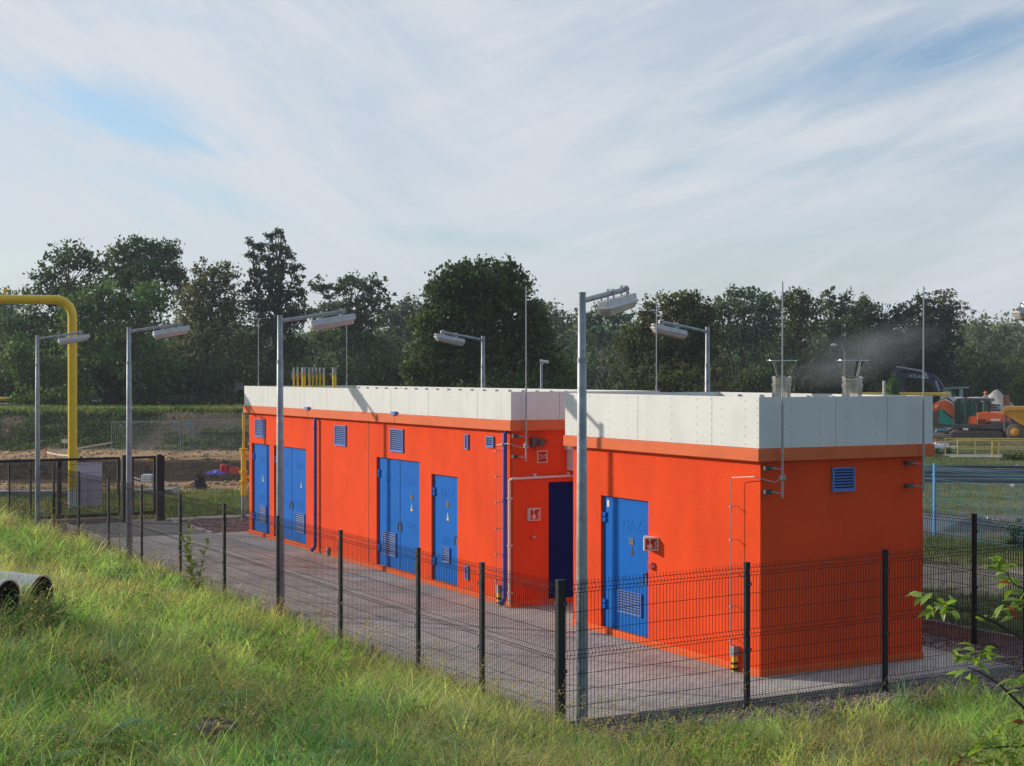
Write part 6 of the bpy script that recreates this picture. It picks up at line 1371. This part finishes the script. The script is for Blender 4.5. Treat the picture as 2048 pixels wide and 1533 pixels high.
# ------------------------------------------------------------------ sky, sun, camera
sun_dir = Vector((-.930, .367, math.tan(R(17.2)))).normalized()
el = math.asin(sun_dir.z); az = math.atan2(sun_dir.x, sun_dir.y)
w = bpy.data.worlds.new('World'); SC.world = w; w.use_nodes = True; nt = w.node_tree; N = nt.nodes.new; L = nt.links.new
bg = nt.nodes['Background']; sky = N('ShaderNodeTexSky'); sky.sky_type = 'NISHITA'; sky.sun_disc = False; sky.sun_elevation = el; sky.sun_rotation = az
sky.air_density = 1.0; sky.dust_density = 1.2; sky.ozone_density = 1.2
tc = N('ShaderNodeTexCoord'); gen = tc.outputs['Generated']
sep = N('ShaderNodeSeparateXYZ'); L(gen, sep.inputs[0])
def math_(op, a, b=None, c=None):
    n = N('ShaderNodeMath'); n.operation = op
    for i, v in enumerate((a, b, c)):
        if v is None: continue
        if isinstance(v, (int, float)): n.inputs[i].default_value = v
        else: L(v, n.inputs[i])
    return n.outputs[0]
azm = math_('ARCTAN2', sep.outputs[0], sep.outputs[1]); elv = math_('ARCSINE', sep.outputs[2])
cb_ = N('ShaderNodeCombineXYZ'); L(azm, cb_.inputs[0]); L(elv, cb_.inputs[1])
def cirrus(rot, scl, sc, det, rough, dist):
    mp = N('ShaderNodeMapping'); mp.vector_type = 'TEXTURE'; mp.inputs['Rotation'].default_value = (0, 0, rot); mp.inputs['Scale'].default_value = (*scl, 1); L(cb_.outputs[0], mp.inputs[0])
    n = N('ShaderNodeTexNoise'); n.inputs['Scale'].default_value = sc; n.inputs['Detail'].default_value = det; n.inputs['Roughness'].default_value = rough; n.inputs['Distortion'].default_value = dist; L(mp.outputs[0], n.inputs[0]); return n.outputs['Fac']
side = N('ShaderNodeMapRange'); side.interpolation_type = 'SMOOTHSTEP'; side.inputs[1].default_value = -.16; side.inputs[2].default_value = .10; L(azm, side.inputs[0])
def mixf(a, b): return math_('ADD', math_('MULTIPLY', a, math_('SUBTRACT', 1.0, side.outputs[0])), math_('MULTIPLY', b, side.outputs[0]))
big = mixf(cirrus(-.62, (.34, .085), 1.0, 7, .58, .5), cirrus(.30, (.40, .085), 1.0, 7, .58, .4))
class _n2: outputs = {'Fac': mixf(cirrus(-.50, (.10, .022), 1.0, 8, .65, .8), cirrus(.34, (.13, .024), 1.0, 8, .62, .6))}
n2 = _n2
fine = mixf(cirrus(-.9, (.020, .008), 1.0, 6, .7, .5), cirrus(.15, (.022, .008), 1.0, 6, .7, .5))
f = math_('ADD', math_('ADD', math_('MULTIPLY', big, .66), math_('MULTIPLY', n2.outputs['Fac'], .26)), math_('MULTIPLY', fine, .08))
# openings in the cirrus, placed by compass direction and height
def hole(px, py, rx, ry, rot, amt):
    cx = (px-1024)/FPX; cz = (HOR-py)/FPX
    a = math_('SUBTRACT', math_('DIVIDE', sep.outputs[0], sep.outputs[1]), cx); b = math_('SUBTRACT', math_('DIVIDE', sep.outputs[2], sep.outputs[1]), cz)
    c_, s_ = math.cos(rot), math.sin(rot)
    p = math_('MULTIPLY', math_('ADD', math_('MULTIPLY', a, c_), math_('MULTIPLY', b, s_)), FPX/rx); q = math_('MULTIPLY', math_('ADD', math_('MULTIPLY', a, -s_), math_('MULTIPLY', b, c_)), FPX/ry)
    r = math_('SQRT', math_('ADD', math_('MULTIPLY', p, p), math_('MULTIPLY', q, q)))
    r = math_('MULTIPLY_ADD', math_('SUBTRACT', n2.outputs['Fac'], .5), 1.2, r)
    m = N('ShaderNodeMapRange'); m.interpolation_type = 'SMOOTHSTEP'; m.inputs[1].default_value = 1.25; m.inputs[2].default_value = .1; m.inputs[3].default_value = 0; m.inputs[4].default_value = amt; L(r, m.inputs[0]); 
    gt = math_('GREATER_THAN', sep.outputs[1], 0.05); return math_('MULTIPLY', m.outputs[0], gt)
hs = None
for hdef in ((1720, 130, 330, 75, .28, .50), (260, 225, 235, 72, -.30, .80), (1960, 80, 200, 50, .3, .35), (330, 30, 160, 30, -.2, .2), (430, 395, 230, 40, -.25, .42), (930, 480, 260, 30, -.1, .42), (300, 262, 260, 25, -.25, .25), (60, 520, 150, 30, 0, .30), (1500, 330, 260, 40, .1, .22), (1900, 300, 260, 50, .1, .2)):
    h_ = hole(*hdef); hs = h_ if hs is None else math_('ADD', hs, h_)
cr = N('ShaderNodeMapRange'); cr.interpolation_type = 'SMOOTHSTEP'; cr.inputs[1].default_value = .40; cr.inputs[2].default_value = .56; cr.inputs[3].default_value = .64; cr.inputs[4].default_value = .97; L(f, cr.inputs[0])
cf = math_('MAXIMUM', math_('SUBTRACT', cr.outputs[0], hs), .06)
south = N('ShaderNodeMapRange'); south.interpolation_type = 'SMOOTHSTEP'; south.inputs[1].default_value = -.55; south.inputs[2].default_value = .25; south.inputs[3].default_value = .18; south.inputs[4].default_value = 1; L(sep.outputs[1], south.inputs[0])
cf = math_('MULTIPLY', cf, south.outputs[0])
skb = N('ShaderNodeMix'); skb.data_type = 'RGBA'; skb.blend_type = 'MULTIPLY'; skb.inputs[0].default_value = 1; L(sky.outputs[0], skb.inputs[6]); skb.inputs[7].default_value = (1.15, 1.35, 1.6, 1)
CLOUD = (6.6, 7.05, 7.6)
br = N('ShaderNodeMapRange'); br.inputs[1].default_value = .36; br.inputs[2].default_value = .66; br.inputs[3].default_value = .96; br.inputs[4].default_value = 1.07; L(f, br.inputs[0])
cc = N('ShaderNodeMix'); cc.data_type = 'RGBA'; cc.blend_type = 'MULTIPLY'; cc.inputs[0].default_value = 1; cc.inputs[6].default_value = (*CLOUD, 1); L(br.outputs[0], cc.inputs[7])
mx = N('ShaderNodeMix'); mx.data_type = 'RGBA'; L(cf, mx.inputs[0]); L(skb.outputs[2], mx.inputs[6]); L(cc.outputs[2], mx.inputs[7]); L(mx.outputs[2], bg.inputs['Color'])
bg.inputs['Strength'].default_value = .10
sl = bpy.data.lights.new('sun', 'SUN'); sl.energy = 3.9; sl.angle = R(.6); sl.color = (1.0, .90, .76)
so_ = bpy.data.objects.new('sun', sl); COL.objects.link(so_); so_.rotation_euler = sun_dir.to_track_quat('Z', 'Y').to_euler(); so_.location = (-30, 10, 30)
cam = bpy.data.cameras.new('camera'); co = bpy.data.objects.new('camera', cam); COL.objects.link(co); co.location = (0, 0, HC)
cam.sensor_width = 36; cam.lens = FPX/2048*36; cam.clip_start = .1; cam.clip_end = 6000
co.rotation_euler = (R(90)-math.atan(18.5/FPX), 0, 0); SC.camera = co
SC.view_settings.view_transform = 'Standard'; SC.view_settings.look = 'None'; SC.view_settings.exposure = 0; SC.view_settings.gamma = 1
SC.render.engine = 'CYCLES'; SC.cycles.max_bounces = 6; SC.cycles.transparent_max_bounces = 8; SC.cycles.volume_bounces = 0; SC.cycles.volume_step_rate = 4; SC.cycles.volume_max_steps = 64
